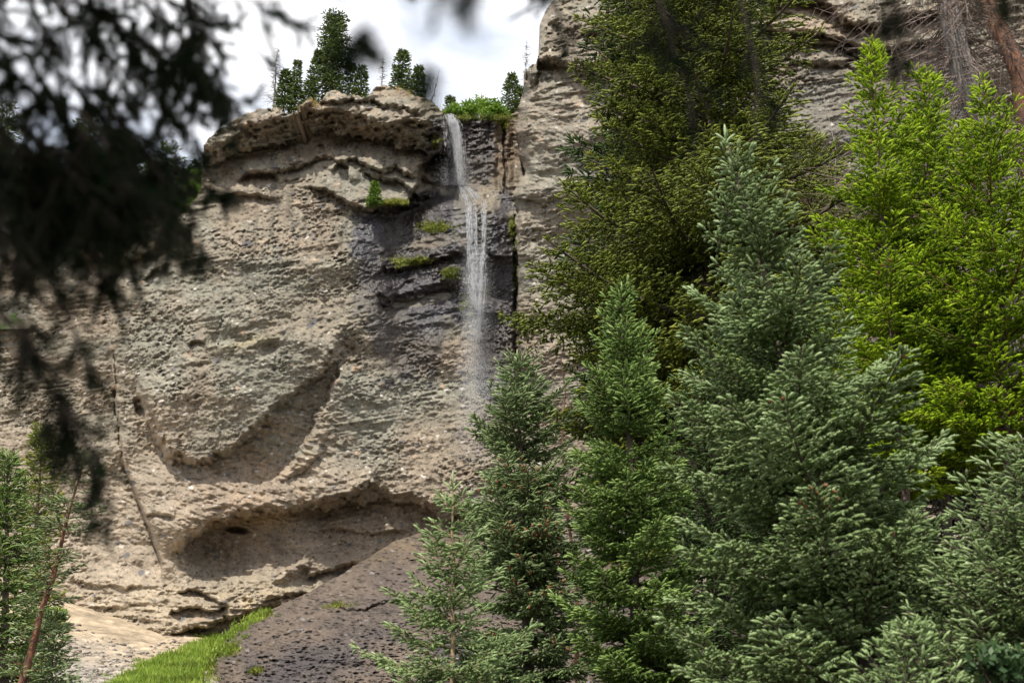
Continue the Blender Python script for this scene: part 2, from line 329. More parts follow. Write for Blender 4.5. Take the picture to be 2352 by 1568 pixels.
    lipf(x, y, O, CAVE, 16, 2.4, 85, 3.0, 60, 9, 6, 6)
    lipf(x, y, O, CAVE2, 30, 2.2, 80, 3.2, 70, 10, 6, 7)
    O -= 4.2 * gauss(x + 10 * n0, y + 8 * n0, 545, 1262, 118, 60, -14, 3) + 2.2 * gauss(x, y, 500, 1250, 60, 50)
    O -= 4.0 * gauss(x, y, 545, 1216, 26, 8, 6, 4)
    lipf(x, y, O, [(720, 1252), (690, 1280), (655, 1312), (610, 1345), (560, 1368)][::-1], 5, .4, 60, 0, 10, 4, 3, 1)
    O += 2.6 * gauss(x + 6 * n0, y + 6 * n0, 668, 1308, 66, 12, -42)
    O -= 2.4 * gauss(x, y, 800, 1260, 110, 60)
    lipf(x, y, O, [(700, 1222), (760, 1216), (830, 1228), (890, 1222), (950, 1225)], 5, .7, 20, .5, 14, 4, 3, 2)
    lipf(x, y, O, [(700, 1330), (760, 1312), (815, 1298), (870, 1300)], 10, 1.2, 30, 1.6, 16, 6, 3, 3)
    # lower ledges
    lipf(x, y, O, [(405, 1365), (440, 1358), (475, 1366), (505, 1388), (525, 1392)], 6, 1.2, 22, 1.4, 12, 4, 3, 4)
    lipf(x, y, O, [(600, 1382), (640, 1372), (690, 1366), (745, 1372)], 6, 1.0, 22, 1.4, 12, 4, 3, 5)
    lipf(x, y, O, [(385, 1404), (430, 1396), (480, 1402), (530, 1396)], 6, 1.4, 20, 1.8, 20, 4, 3, 6)
    lipf(x, y, O, [(150, 1330), (220, 1345), (300, 1352), (360, 1348)], 6, .6, 22, .5, 14, 8, 4, 7)
    lipf(x, y, O, BASE, 10, 2.2, 60, 2.0, 40, 6, 4, 1)
    # mid ledge + scoop
    lipf(x, y, O, [(470, 800), (520, 786), (565, 790), (610, 778), (640, 756), (680, 740)][::1], 4, -1.1, 30, -.7, 26, 5, 3, 2)
    O -= 1.5 * gauss(x, y, 618, 798, 26, 15, -25, 3)
    lipf(x, y, O, [(430, 795), (450, 785), (475, 788)], 4, .7, 12, .6, 10, 3, 2, 3)
    # far left wall
    lipf(x, y, O, [(-150, 560), (0, 545), (80, 560), (180, 590), (300, 600), (390, 560)], 14, 2.5, 50, 1.2, 40, 10, 5, 4)
    lipf(x, y, O, [(330, 640), (360, 618), (385, 610)], 5, 1.0, 20, .9, 12, 4, 3, 5)
    groove(x, y, O, [(98, 1070), (120, 1040), (135, 1010)], 3, .9, 6)
    for cxh, cyh, rx, ry, dd in [(325, 1305, 22, 12, 1.3), (225, 1290, 14, 8, .8), (265, 905, 9, 8, .9), (170, 1395, 22, 7, 1.4), (430, 905, 12, 9, -.6), (690, 700, 60, 30, .7), (840, 840, 40, 60, .6)]:
        O -= dd * gauss(x, y, cxh, cyh, rx, ry)
    # general roughness
    cap = sst(60, 0, y - ramp(x, [(400, 400), (700, 330), (1000, 360), (1060, 380), (1200, 200), (1400, 160), (1800, 150), (2400, 140)]))
    yb = y + .18 * (x - 700)
    O += 1.9 * fbm(x / 190, y / 150, 3, 1) + .45 * fbm(x / 50, y / 34, 3, 3)
    O += (cap * .6 + .16) * (1 - 2 * np.abs(fbm(x / 85 + 3, yb / 17, 4, 5)))
    O += .45 * sst(1300, 1400, y) * (1 - 2 * np.abs(fbm(x / 50, y / 13, 4, 2))) * 2
    # where the face is smooth, where it is stony
    sL, eL, _ = sdist(x, y, LOBE, 260)
    smooth = sst(20, -12, sL) * gauss(x, y, 560, 1120, 330, 190, -20, 3)
    smooth = np.maximum(smooth, .75 * gauss(x, y, 480, 1120, 220, 110, 0, 3) * sst(8, -8, sL))
    smooth = np.maximum(smooth, .85 * gauss(x, y, 640, 1270, 260, 75, 0, 4))
    smooth = np.maximum(smooth, .65 * gauss(x, y, 850, 430, 130, 28, 8, 3)); smooth = np.maximum(smooth, .55 * gauss(x, y, 1290, 400, 90, 220, -8, 3))
    st_ = (1 - .72 * np.clip(smooth, 0, 1)) * (.36 + .85 * sst(-.3, .5, fbm(x / 80 + 7, y / 60, 3, 6)))
    xs = x + 3 * vnoise(x / 18, y / 18, 2); ys = y + .22 * x + 3 * vnoise(x / 17, y / 17, 3)
    h1, i1 = pebbles(xs / 15, ys / 11, 0); h2, i2 = pebbles(xs / 8.2 + 31, ys / 6.2 + 7, 2); h3, i3 = pebbles(xs / 5.6 + 3, ys / 4.3, 5)
    big, ib = pebbles(xs / 46 + 11, ys / 34 + 3, 3, 0.02, .33)
    pit, _ = pebbles(xs / 13 + 77, ys / 7.5 + 13, 6, .05, .62)
    O += st_ * (.42 * h1 + .55 * h2 + .40 * h3 - 1.05 * pit * (.5 + .5 * sst(-.2, .4, fbm(x / 60, y / 50, 3, 1)))) + .9 * big * (1 - .3 * smooth)
    O += cap * (.7 * fbm(x / 16, y / 13, 4, 3))
    O += .16 * fbm(x / 8, y / 6, 3, 4) + np.clip(smooth, 0, 1) * (.55 * (1 - 2 * np.abs(fbm((x + y) / 60, (y - .35 * x) / 16, 4, 3))) + .28 * fbm(x / 14, y / 9, 3, 6))
    O += .5 * (1 - 2 * np.abs(fbm(x / 110 + 9, (y + .16 * x) / 13, 3, 7))) * sst(-.1, .4, fbm(x / 160, y / 60, 2, 4))
    # ---- colour
    n1 = fbm(x / 120, y / 90, 4, 2); n2 = fbm(x / 30, y / 26, 4, 5); n3 = fbm(x / 9, y / 7, 3, 1)
    C = np.empty(x.shape + (3,), np.float32)
    def mixc(col, w): C[:] = C * (1 - w[..., None]) + np.array(col, np.float32) * w[..., None]
    C[:] = (0.300, 0.248, 0.192)
    mixc((0.275, 0.268, 0.222), np.clip(.5 + 1.5 * n1, 0, 1) * .95)
    mixc((0.28, 0.275, 0.235), .75 * gauss(x, y, 860, 425, 170, 45, 8, 3)); mixc((0.33, 0.31, 0.265), .75 * gauss(x, y, 1300, 480, 110, 330, -8, 3))
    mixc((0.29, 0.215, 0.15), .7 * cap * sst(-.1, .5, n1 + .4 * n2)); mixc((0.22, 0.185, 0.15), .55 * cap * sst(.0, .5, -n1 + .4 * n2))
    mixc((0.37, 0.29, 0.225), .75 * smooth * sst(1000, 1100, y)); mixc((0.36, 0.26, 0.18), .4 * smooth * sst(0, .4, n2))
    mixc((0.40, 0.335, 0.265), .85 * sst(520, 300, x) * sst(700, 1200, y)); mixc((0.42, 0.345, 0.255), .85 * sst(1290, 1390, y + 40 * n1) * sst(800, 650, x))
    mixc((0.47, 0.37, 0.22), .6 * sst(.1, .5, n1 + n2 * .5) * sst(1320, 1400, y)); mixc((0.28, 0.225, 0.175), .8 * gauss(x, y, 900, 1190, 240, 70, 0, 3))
    mixc((0.42, 0.33, 0.25), .8 * gauss(x, y, 1870, 45, 110, 40, 5, 4)); mixc((0.19, 0.175, 0.16), .6 * gauss(x, y, 1880, 270, 200, 140, 0, 4)); mixc((0.30, 0.29, 0.31), .6 * gauss(x, y, 2160, 220, 90, 120, 0, 4))
    mixc((0.33, 0.28, 0.15), .5 * gauss(x, y, 575, 786, 70, 10, -15, 2)); mixc((0.34, 0.24, 0.12), .6 * gauss(x, y, 620, 1190, 150, 14, -6, 2))
    mixc((0.20, 0.135, 0.09), .75 * gauss(x, y, 1165, 350, 40, 90, 0, 4))
    for (a, iv) in ((.45, i1), (.55, i2), (.45, i3)): C *= (1 + a * (iv - .5) * (1 - .55 * smooth))[..., None]
    C *= np.array((.82, .80, .745))
    dk = ((i2 < .16) & (h2 > .06)) | ((i3 < .14) & (h3 > .06)); C[dk] *= .62
    C[(i1 > .965) & (h1 > .12)] = (0.36, 0.27, 0.19); C[(i2 > .955) & (h2 > .15)] = (0.5, 0.46, 0.4); C[(i1 < .05) & (h1 > .12)] = (0.15, 0.14, 0.13)
    C *= (1 + .22 * n2 + .18 * n3)[..., None]
    # wet streaks beside the falls
    wn = .30 * n1 + .38 * n2 + .12 * fbm(x / 16, y / 90, 3, 3)
    wet = sst(.30, .62, gauss(x, y, 990, 580, 185, 165, 0, 3) * 1.2 + wn) * (y > shelf - 8) * (x < 1188 + 4 * n2)
    wet = np.maximum(wet, .95 * sst(.28, .6, gauss(x, y, 1150, 640, 42, 210, 0, 4) + wn) * (x < 1190) * (x > 1100))
    wet = np.maximum(wet, .9 * sst(.3, .6, gauss(x, y, 1060, 350, 92, 100, 0, 4) * 1.1 + wn) * (x > 940))
    wet = np.maximum(wet, .8 * sst(.35, .65, gauss(x, y, 940, 740, 105, 140, 0, 3) * 1.1 + wn)); wet = np.maximum(wet, .75 * sst(.35, .65, gauss(x, y, 1150, 820, 62, 140, 0, 3) * 1.1 + wn))
    wet = np.maximum(wet, .6 * sst(.5, .8, gauss(x, y, 860, 620, 70, 130, 10, 3) + wn))
    wet = np.where((gauss(x, y, 1085, 500, 55, 110, 0, 4) > .6), wet * .62, wet)
    wet = np.where((gauss(x, y, 1000, 555, 75, 18, -12, 4) > .6), wet * .5, wet); wet = np.where((gauss(x, y, 970, 690, 80, 14, -10, 4) > .55), wet * .5, wet)
    wet = np.clip(wet, 0, 1)
    pur = np.clip(.5 + 1.4 * n1, 0, 1)[..., None]
    Wc = np.array((0.030, 0.025, 0.022)) * (1 - pur) + np.array((0.034, 0.030, 0.040)) * pur
    Wc = Wc * (1 + .9 * (i2 - .5) + .6 * n3)[..., None]
    C[:] = C * (1 - .93 * wet[..., None]) + Wc * (.93 * wet[..., None])
    # drip stains under the cap and in the recess
    stn = .7 * sst(.1, .5, fbm(x / 14, y / 120, 3, 6)) * (gauss(x, y, 760, 560, 260, 260, 0, 4) + gauss(x, y, 560, 1270, 120, 60, 0, 4))
    C *= (1 - .45 * np.clip(stn, 0, 1))[..., None]
    ms = np.zeros_like(x)
    for cx_, cy_, rx_, ry_ in [(1000, 522, 34, 13), (935, 602, 40, 9), (970, 596, 30, 7), (1035, 628, 20, 14), (1078, 690, 18, 22), (1112, 672, 10, 16), (1120, 270, 60, 6),
                               (1175, 520, 8, 30), (1160, 285, 10, 18), (1030, 325, 12, 7), (905, 465, 30, 5), (1185, 640, 5, 40)]:
        ms = np.maximum(ms, gauss(x, y, cx_, cy_, rx_, ry_))
    ms = sst(.35, .6, ms + .35 * fbm(x / 7, y / 6, 3, 3) - .05)
    mixc((0.17, 0.19, 0.02), .8 * ms); wet = wet * (1 - ms)
    return O, np.clip(C, .01, .8), wet
def build_relief(name, xs, rows, topf, fn, mat, nback=26, backstep=1.5):
    gx, gy = np.meshgrid(xs, rows); gx = gx.astype(np.float32); gy = gy.astype(np.float32)
    top = topf(xs)[None, :]
    ye = np.maximum(gy, top)
    Yd, C, wet = fn(gx, ye)
    # rows above the rim roll back into a plateau behind the edge
    exc = np.clip((top - gy) / (rows[1] - rows[0]), 0, nback)
    P = at(gx, ye, Yd)
    P[..., 1] += exc * backstep; P[..., 2] -= exc * .05
    r, c = P.shape[:2]
    idx = np.arange(r * c).reshape(r, c)
    a = idx[:-1, :-1]; b = idx[:-1, 1:]; d = idx[1:, :-1]; e = idx[1:, 1:]
    keep = (np.minimum(np.minimum(exc[:-1, :-1], exc[:-1, 1:]), np.minimum(exc[1:, :-1], exc[1:, 1:])) < nback)
    Fq = np.stack([a[keep], d[keep], e[keep], b[keep]], -1)
    used = np.zeros(r * c, bool); used[Fq.ravel()] = True; mp_ = np.cumsum(used) - 1
    V = P.reshape(-1, 3)[used]
    Ca = np.concatenate([C, np.ones(C.shape[:2] + (1,))], -1).reshape(-1, 4)[used]
    o = mesh_np(name, V, mp_[Fq], mat, None, {'Col': ('POINT', 'FLOAT_COLOR', Ca), 'wet': ('POINT', 'FLOAT', wet.reshape(-1)[used])}, smooth=True)
    return o, (xs, rows, Yd)
def cl_fn(x, y):
    O, C, w = cliff_grid(x, y); return Y0 - O, C, w
cx_ax = np.arange(-180, 2540, 1.9); cy_ax = np.arange(-210, 1640, 1.9)
def rimtop(xs):
    return ramp(xs, RIM) + (5 * vnoise(xs / 22, xs * 0 + .5, 3) + 3.5 * vnoise(xs / 8, xs * 0 + 2.5, 4) + 2 * vnoise(xs / 3.5, xs * 0 + 2.5, 5)) * (xs < 1300)
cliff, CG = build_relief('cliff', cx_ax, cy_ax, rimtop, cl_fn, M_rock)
tag(cliff, 'tall grey brown conglomerate cliff with overhanging cap and wet streaks', kind='structure')
def cliffY(vx, vy):
    xs, ys, Yd = CG
    i = np.clip(((np.asarray(vx) - xs[0]) / (xs[1] - xs[0])).astype(int), 0, len(xs) - 1); j = np.clip(((np.asarray(vy) - ys[0]) / (ys[1] - ys[0])).astype(int), 0, len(ys) - 1)
    return Yd[j, i]

# ================================================================== wet slab apron in front of the cliff foot
STOP = [(300, 1760), (380, 1640), (430, 1570), (520, 1462), (600, 1408), (640, 1388), (700, 1362), (800, 1308), (900, 1244), (960, 1224), (1050, 1212), (1150, 1216), (1300, 1262), (1500, 1330), (2600, 1420)]
def slab_fn(x, y):
    top = ramp(x, STOP)
    d = np.maximum(y - top, 0)
    Y = 141 - .155 * d - 3.5 * (1 - np.exp(-d / 16))
    O = 1.1 * fbm(x / 210, y / 70, 4, 1) + .38 * fbm(x / 40, y / 15, 4, 4)
    for L in ([(620, 1520), (720, 1516), (800, 1530), (900, 1525)], [(880, 1448), (940, 1436), (985, 1412), (1060, 1400)], [(560, 1545), (650, 1556), (760, 1548)]):
        groove(x, y, O, L, 4, .9, 2)
    lipf(x, y, O, [(760, 1392), (800, 1404), (840, 1396), (880, 1384), (930, 1376), (975, 1360)], 5, .7, 40, .8, 12, 4, 3, 3)
    O += .25 * (1 - 2 * np.abs(fbm(x / 90, (y + .3 * x) / 14, 3, 6)))
    low = sst(1420, 1520, y + .15 * (x - 800))
    h1, i1 = pebbles(x / 11, y / 5.5, 1, .1, .55); h2, i2 = pebbles(x / 6, y / 3.4, 4); pt_, _ = pebbles(x / 12 + 9, y / 5 + 4, 6, .02, .6); big, ib = pebbles(x / 60, y / 30, 5, .0, .22)
    O += .5 * fbm(x / 12, y / 6, 4, 2) + (.8 + .75 * low) * (.9 * h1 + .7 * h2 - 1.1 * pt_) + .7 * big * low
    n1 = fbm(x / 130, y / 50, 4, 3); n2 = fbm(x / 22, y / 12, 4, 6)
    C = np.empty(x.shape + (3,), np.float32); C[:] = (0.165, 0.122, 0.088)
    w = (sst(-.3, .4, n1 + .3 * n2))[..., None] * .7; C[:] = C * (1 - w) + np.array((.115, .088, .072)) * w
    w = (sst(1330, 1270, y) * .6 * sst(-.4, .3, n2))[..., None]; C[:] = C * (1 - w) + np.array((.16, .115, .06)) * w
    w = (low * .65 * sst(-.3, .35, n1))[..., None]; C[:] = C * (1 - w) + np.array((.055, .05, .058)) * w
    C *= .8
    C *= (1 + .7 * (i1 - .5) + 1.0 * (i2 - .5) + .45 * n2)[..., None]
    C *= (1 - .5 * sst(.05, .3, pt_))[..., None]
    C[(i1 > .95) & (h1 > .12)] = (.22, .20, .18)
    wet = np.clip(.35 + .5 * n1 + .3 * n2, .1, 1)
    return Y - O, np.clip(C, .01, .8), wet
def slabtop(xs): return ramp(xs, STOP) + 2.5 * vnoise(xs / 30, xs * 0, 2) + 1.2 * vnoise(xs / 7, xs * 0, 3)
slab, SG = build_relief('rock_slab', np.arange(300, 2500, 2.3), np.arange(1180, 1800, 1.6), slabtop, slab_fn, M_slab, 12, 1.0)
tag(slab, 'dark wet rock apron sloping below the waterfall', kind='structure')

# ================================================================== ground sheet
def terr(X, Y):
    z = np.interp(Y, [-3000, -200, 0, 30, 60, 100, 125, 150, 200, 400, 3000], [0, 0, 0, .4, 1.3, 4.6, 9.0, 14.6, 17, 20, 20])
    lift = np.interp(Y, [60, 150, 200], [0, 1, 1]) * np.interp(X, [-90, -58, -48, -30, 0, 60], [6, 5.5, 3.2, 0, 2.5, 2.5])
    return z + lift + .35 * fbm(X / 9, Y / 9, 4, 2) * np.interp(Y, [0, 60], [.3, 1])
gxs = np.concatenate([np.linspace(-3000, -130, 14), np.arange(-120, 121, .45), np.linspace(130, 3000, 14)])
gys = np.concatenate([np.linspace(-3000, -30, 12), np.arange(-20, 90, 1.6), np.arange(90, 170, .3), np.linspace(180, 4000, 16)])
GX, GY = np.meshgrid(gxs, gys); GZ = terr(GX, GY)
hp, ip = pebbles(GX / 1.1, GY / .9, 2, .05, .6); hq, iq = pebbles(GX / 2.6, GY / 2.2, 4, .0, .3); gk = sst(80, 100, GY) * (.25 + sst(-.2, .3, fbm(GX / 6, GY / 6, 3, 5)) * sst(142, 128, GY)); GZ = GZ + (.5 * hp + .9 * hq) * gk + .3 * fbm(GX / 1.5, GY / 1.2, 4, 6) * sst(80, 100, GY)
n1 = fbm(GX / 8, GY / 8, 4, 1); n2 = fbm(GX / 2.2, GY / 2.2, 4, 3)
GC = np.empty(GX.shape + (4,), np.float32); GC[..., 3] = 1
w = sst(60, 100, GY)[..., None]
gw = sst(138, 122, GY + 8 * n1)[..., None] * .9; sand = np.array((.50, .39, .26)) * (1 - gw) + np.array((.36, .32, .27)) * gw
n3 = fbm(GX / .75, GY / .6, 3, 5); GC[..., :3] = (.8 * (1 + .5 * n3))[..., None] * (np.array((.06, .05, .03)) * (1 - w) + sand * w) * (1 + .4 * n2 + .45 * (ip - .5))[..., None]
r_, c_ = GX.shape; idx = np.arange(r_ * c_).reshape(r_, c_)
ground = mesh_np('ground', np.stack([GX, GY, GZ], -1).reshape(-1, 3), np.stack([idx[:-1, :-1], idx[:-1, 1:], idx[1:, 1:], idx[1:, :-1]], -1).reshape(-1, 4), M_ground, None,
                 {'Col': ('POINT', 'FLOAT_COLOR', GC.reshape(-1, 4)), 'wet': ('POINT', 'FLOAT', np.zeros(r_ * c_))}, smooth=True)
tag(ground, 'pale sandy scree and forest floor', kind='structure')
# wooded slope seen behind the left shoulder of the cliff
def hill_fn(x, y):
    O = 9 * fbm(x / 150, y / 90, 4, 3) + 2 * fbm(x / 25, y / 20, 4, 5)
    C = np.empty(x.shape + (3,), np.float32); C[:] = (.17, .14, .10); g = sst(-.1, .3, fbm(x / 40, y / 30, 3, 2))[..., None]
    C[:] = C * (1 - g) + np.array((.06, .10, .025)) * g
    return 205 - O - (y - 400) * .12, C, np.zeros_like(x)
hill, _ = build_relief('hillside', np.arange(-400, 640, 8.), np.arange(300, 760, 7.), lambda xs: ramp(xs, [(-400, 400), (0, 410), (150, 430), (300, 440), (400, 450), (480, 470), (640, 520)]) + 8 * vnoise(xs / 40, xs * 0), hill_fn, M_rock, 10, 5)
tag(hill, 'wooded slope behind the left shoulder of the cliff', kind='structure')

# ================================================================== CONIFERS
def template(M, w, seed, ang=50, curl=0.0):
    r = np.random.default_rng(seed)
    a = (np.arange(M) + r.random(M)) / M; th = np.arange(M) * 2.399 + r.normal(0, .3, M)
    an = np.radians(ang + r.normal(0, 9, M)) * (1 - .45 * a ** 2); ln = r.uniform(.8, 1.1, M) * (1 - .35 * a ** 3)
    y, z = np.cos(th), np.sin(th); ca, sa = np.cos(an), np.sin(an)
    A = np.repeat(a, 3).reshape(M, 3); B = np.zeros((M, 3)); Yy = np.zeros((M, 3)); Z = np.zeros((M, 3))
    # base two corners spread sideways (tangential), tip out and forward
    Yy[:, 0] = -z * w; Z[:, 0] = y * w; Yy[:, 1] = z * w; Z[:, 1] = -y * w
    B[:, 0] = -.0; Yy[:, 2] = y * sa * ln; Z[:, 2] = z * sa * ln; B[:, 2] = ca * ln
    return A.ravel(), B.ravel(), Yy.ravel(), Z.ravel()
def core_template(sides, rings):
    prof = {3: [(0, .30), (.45, .62), (.85, .50), (1.06, .05)], 2: [(0, .35), (.6, .62), (1.06, .08)]}[rings]
    A, Yy, Z, Fc = [], [], [], []
    for i, (a, r) in enumerate(prof):
        for k in range(sides):
            th = 2 * math.pi * (k + .5 * (i % 2)) / sides; A.append(a); Yy.append(r * math.cos(th)); Z.append(r * math.sin(th))
    for i in range(rings):
        for k in range(sides):
            p, q = i * sides + k, i * sides + (k + 1) % sides; Fc += [(p, q, q + sides), (p, q + sides, p + sides)]
    return np.array(A), np.array(Yy), np.array(Z), np.array(Fc)
def shoots(P, D, L, NL, M, w, tint, seed, ang=50, sag=0.0, core=None):
    """a brush of M needles along each shoot round a tapered needle-thick core; triangles and per-face tint"""
    Vs, Fs, Ts = [], [], []; n = len(P); r = np.random.default_rng(seed); k = 4; grp = r.integers(0, k, n); off = 0
    for g in range(k):
        m = grp == g
        if not m.any(): continue
        A, B, Yy, Z = template(M, w, seed * 7 + g, ang)
        p, d, l, nl = P[m], nrm(D[m]), L[m], NL[m]
        u = nrm(np.cross(d, r.normal(size=d.shape))); v = np.cross(d, u)
        def put(A, B, Yy, Z):
            ax = A[None] * l[:, None] + B[None] * nl[:, None]
            V = p[:, None] + d[:, None] * ax[..., None] + nl[:, None, None] * (u[:, None] * Yy[None, :, None] + v[:, None] * Z[None, :, None])
            V[..., 2] += sag * (A[None] ** 2) * l[:, None]
            return V.reshape(-1, 3).astype(np.float32)
        V = put(A, B, Yy, Z); Vs.append(V); Fs.append(np.arange(len(V), dtype=np.int32).reshape(-1, 3) + off); off += len(V)
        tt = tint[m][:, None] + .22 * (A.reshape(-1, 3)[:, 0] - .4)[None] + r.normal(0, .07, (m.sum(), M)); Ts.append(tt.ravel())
        if core:
            CA, CY_, CZ, CF = core_template(*core); V = put(CA, CA * 0, CY_, CZ); nv = len(CA); mm = int(m.sum())
            Vs.append(V); Fs.append((CF[None] + (np.arange(mm) * nv)[:, None, None] + off).reshape(-1, 3).astype(np.int32)); off += len(V)
            tc_ = tint[m][:, None] - .1 + .3 * (CA[CF[:, 0]] - .4)[None] + r.normal(0, .09, (mm, len(CF))); Ts.append(tc_.ravel())
    return np.concatenate(Vs), np.concatenate(Fs), np.clip(np.concatenate(Ts), 0, 1)
CONE_V = None
def cone_mesh(name, p, l, parent, rs):
    th = np.arange(6) * math.pi / 3; prof = [(0, .12), (.18, .34), (.5, .38), (.8, .24), (1, .05)]
    V = [(r * l * math.cos(a + .5 * i) * (1.0), r * l * math.sin(a + .5 * i), -t_ * l) for i, (t_, r) in enumerate(prof) for a in th]
    Fq = [(i * 6 + j, i * 6 + (j + 1) % 6, i * 6 + 6 + (j + 1) % 6, i * 6 + 6 + j) for i in range(4) for j in range(6)]
    o = mesh_np(name, np.array(V), np.array(Fq), M_cone, parent); o.location = p; o.rotation_euler = (rs.normal(0, .5), rs.normal(0, .5), 0); return o
def conifer(name, label, cat, tip, Y, prof, seed, mat, basex=None, bark=None, group=None, r0=.14, whorl=.30, nper=6, spc=.11,
            sl=.13, nl=.022, M=34, nw=.13, sho=.07, e_top=42, e_mid=6, e_low=-14, tipup=.25, wid=.42, droop=-.08, jit=(.7, 1.1), maxs=22000,
            bare=.0, cones=0, zbase=None, leader=.5, visbottom=1640, twigmat=None, tintsd=.16, sideang=52, colr=.5, gap=0.0, conelen=.07, swing=0.0, hang=0.0, core=(5, 3), prong=1.0):
    rs = np.random.default_rng(seed)
    tipP = at(tip[0], tip[1], Y)
    gz = float(terr(np.array([tipP[0]]), np.array([Y]))[0]) if zbase is None else zbase
    bx = tipP[0] if basex is None else at(basex, 1568, Y)[0]
    # the base is straight under the line through tip and the point given at the picture's foot
    zf = at(CX, 1568, Y)[2]
    if basex is not None: bx = tipP[0] + (at(basex, 1568, Y)[0] - tipP[0]) * (tipP[2] - gz) / max(tipP[2] - zf, .5)
    base = np.array([bx, Y, gz - .15]); H = tipP[2] - base[2]
    root = empty(name, base); tag(root, label, cat, group)
    k = 14; tt = np.linspace(0, 1, k); path = base + (tipP - base) * tt[:, None]
    path[:, 0] += swing * np.sin(tt * math.pi) + .02 * H / 8 * rs.normal(size=k) * (tt < 1) * (tt > 0)
    rad = r0 * (1 - tt) ** .9 + .008
    V, f = path_tube(path - base, rad, 9, .05, seed); mesh_np('trunk', V, f, bark or M_bark, root, smooth=True)
    # width profile: rows in the photo -> heights
    py = np.array([p[0] for p in prof], float); pw = np.array([p[1] for p in prof], float)
    zz = at(CX, py, Y)[..., 2]; dist = np.hypot(Y, zz - CAMZ) * 1.0; rw = pw / F * np.array([ (Y * cp + (z - CAMZ) * sp) for z in zz])
    o_ = np.argsort(zz); zz, rw = zz[o_], rw[o_]
    P0, P1, TR0, TR1 = [], [], [], []; SP, SD, SL, ST = [], [], [], []; LP0, LP1, LR0, LR1 = [], [], [], []
    h = tipP[2] - leader * .55; hmin = max(base[2] + .3, at(CX, visbottom, Y)[2] - .5)
    az0 = rs.random() * 6
    while h > hmin:
        t_ = (h - base[2]) / H; c = np.array([np.interp(t_, tt, path[:, i]) for i in range(3)])
        Rr = float(np.interp(h, zz, rw)); n = max(3, int(round(nper * rs.uniform(.8, 1.2)))); az0 += rs.random() * 2.4
        frac = (tipP[2] - h) / max(tipP[2] - hmin, .1)
        e0 = np.interp(frac, [0, .12, .45, 1], [e_top, e_top * .6, e_mid, e_low])
        for j in range(n):
            if rs.random() < gap: continue
            az = az0 + j * 2 * math.pi / n + rs.normal(0, .25); L = Rr * rs.uniform(*jit)
            if L < .05: continue
            hd = np.array([math.cos(az), math.sin(az), 0]); e = R(e0 + rs.normal(0, 7)); start = c + np.array([0, 0, rs.normal(0, whorl * .2)])
            m = max(3, int(L / spc)); s = np.sort(np.clip(np.linspace(max(.10, bare), 1, m) + rs.normal(0, .015, m), .05, 1))
            zc = math.tan(e); 
            bend = rs.normal(0, .10); sd_ = np.array([-hd[1], hd[0], 0])
            def Bf(s): return start + L * (hd * s[:, None] + sd_ * (bend * s ** 2)[:, None] + np.array([0, 0, 1.]) * (zc * s + (tipup - hang) * s ** 2.2 )[:, None])
            B = Bf(s); ds = .02; T = nrm(Bf(np.minimum(s + ds, 1.02)) - B)
            ls = np.linspace(0, 1, 5); LB = Bf(ls); lr = max(.006, .018 * L ** .8 * r0 / .14) * (1 - ls * .85)
            LP0.append(LB[:-1]); LP1.append(LB[1:]); LR0.append(lr[:-1]); LR1.append(lr[1:])
            S = nrm(np.cross(T, [0, 0, 1.])); btint = rs.normal(0, tintsd * .7)
            for sgn in (-1, 1, 0):
                if sgn == 0:
                    if L < .3: mk = slice(0, m); 
                    mk = rs.random(m) < .5; 
                    if not mk.any(): continue
                    Bq, Tq, Sq, sq = B[mk], T[mk], S[mk], s[mk]
                    tl = (wid * .45 * L * (1 - sq) ** .8 * rs.uniform(.5, 1, len(sq)) + sl * .6)
                    td = nrm(Tq * .8 + Sq * rs.normal(0, .4, (len(sq), 1)) + np.array([0, 0, 1.]) * rs.choice([.28, -.22], (len(sq), 1)))
                else:
                    Bq, Tq, Sq, sq = B, T, S, s
                    tl = (wid * L * (1 - sq) ** .75 * rs.uniform(.65, 1.1, m) + sl * .7); a = R(sideang) + rs.normal(0, .12, m)
                    td = nrm(Tq * np.cos(a)[:, None] + sgn * Sq * np.sin(a)[:, None] + np.array([0, 0, 1.]) * (droop + rs.normal(0, .1, m))[:, None])
                P0.append(Bq); P1.append(Bq + td * tl[:, None])
                TR0.append(np.full(len(sq), .0045)); TR1.append(np.full(len(sq), .002))
                cnt = np.maximum(1, (tl / sho).astype(int)); ii = np.repeat(np.arange(len(sq)), cnt)
                q = np.concatenate([(np.arange(c_) + .6) / c_ for c_ in cnt]); sg2 = rs.choice([-1, 1], len(q))
                tdi = td[ii]; perp = nrm(np.cross(tdi, Sq[ii] + [0, 0, 1.1]))
                last = np.concatenate([np.arange(c_) == c_ - 1 for c_ in cnt])
                SP.append(Bq[ii] + tdi * (tl[ii] * np.where(last, .85, q * .9))[:, None])
                dv = nrm(tdi + np.where(last, .0, .75)[:, None] * sg2[:, None] * perp + rs.normal(0, .16, tdi.shape) + np.array([0, 0, .12]) * (1 if hang == 0 else -2.2))
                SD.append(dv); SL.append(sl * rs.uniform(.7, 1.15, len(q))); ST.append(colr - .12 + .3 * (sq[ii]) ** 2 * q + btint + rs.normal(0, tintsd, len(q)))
            SP.append(B[-1:] ); SD.append(T[-1:]); SL.append(np.array([sl * 1.3])); ST.append(np.array([colr + .3]))
            if L > .25:
                mm = rs.random(m) < .6; SP.append(B[mm]); SD.append(nrm(T[mm] + rs.normal(0, .3, (mm.sum(), 3)) + [0, 0, .3])); SL.append(np.full(mm.sum(), sl)); ST.append(np.full(mm.sum(), colr) + btint)
        h -= whorl * rs.uniform(.7, 1.3) * np.interp(frac, [0, .3], [.75, 1])
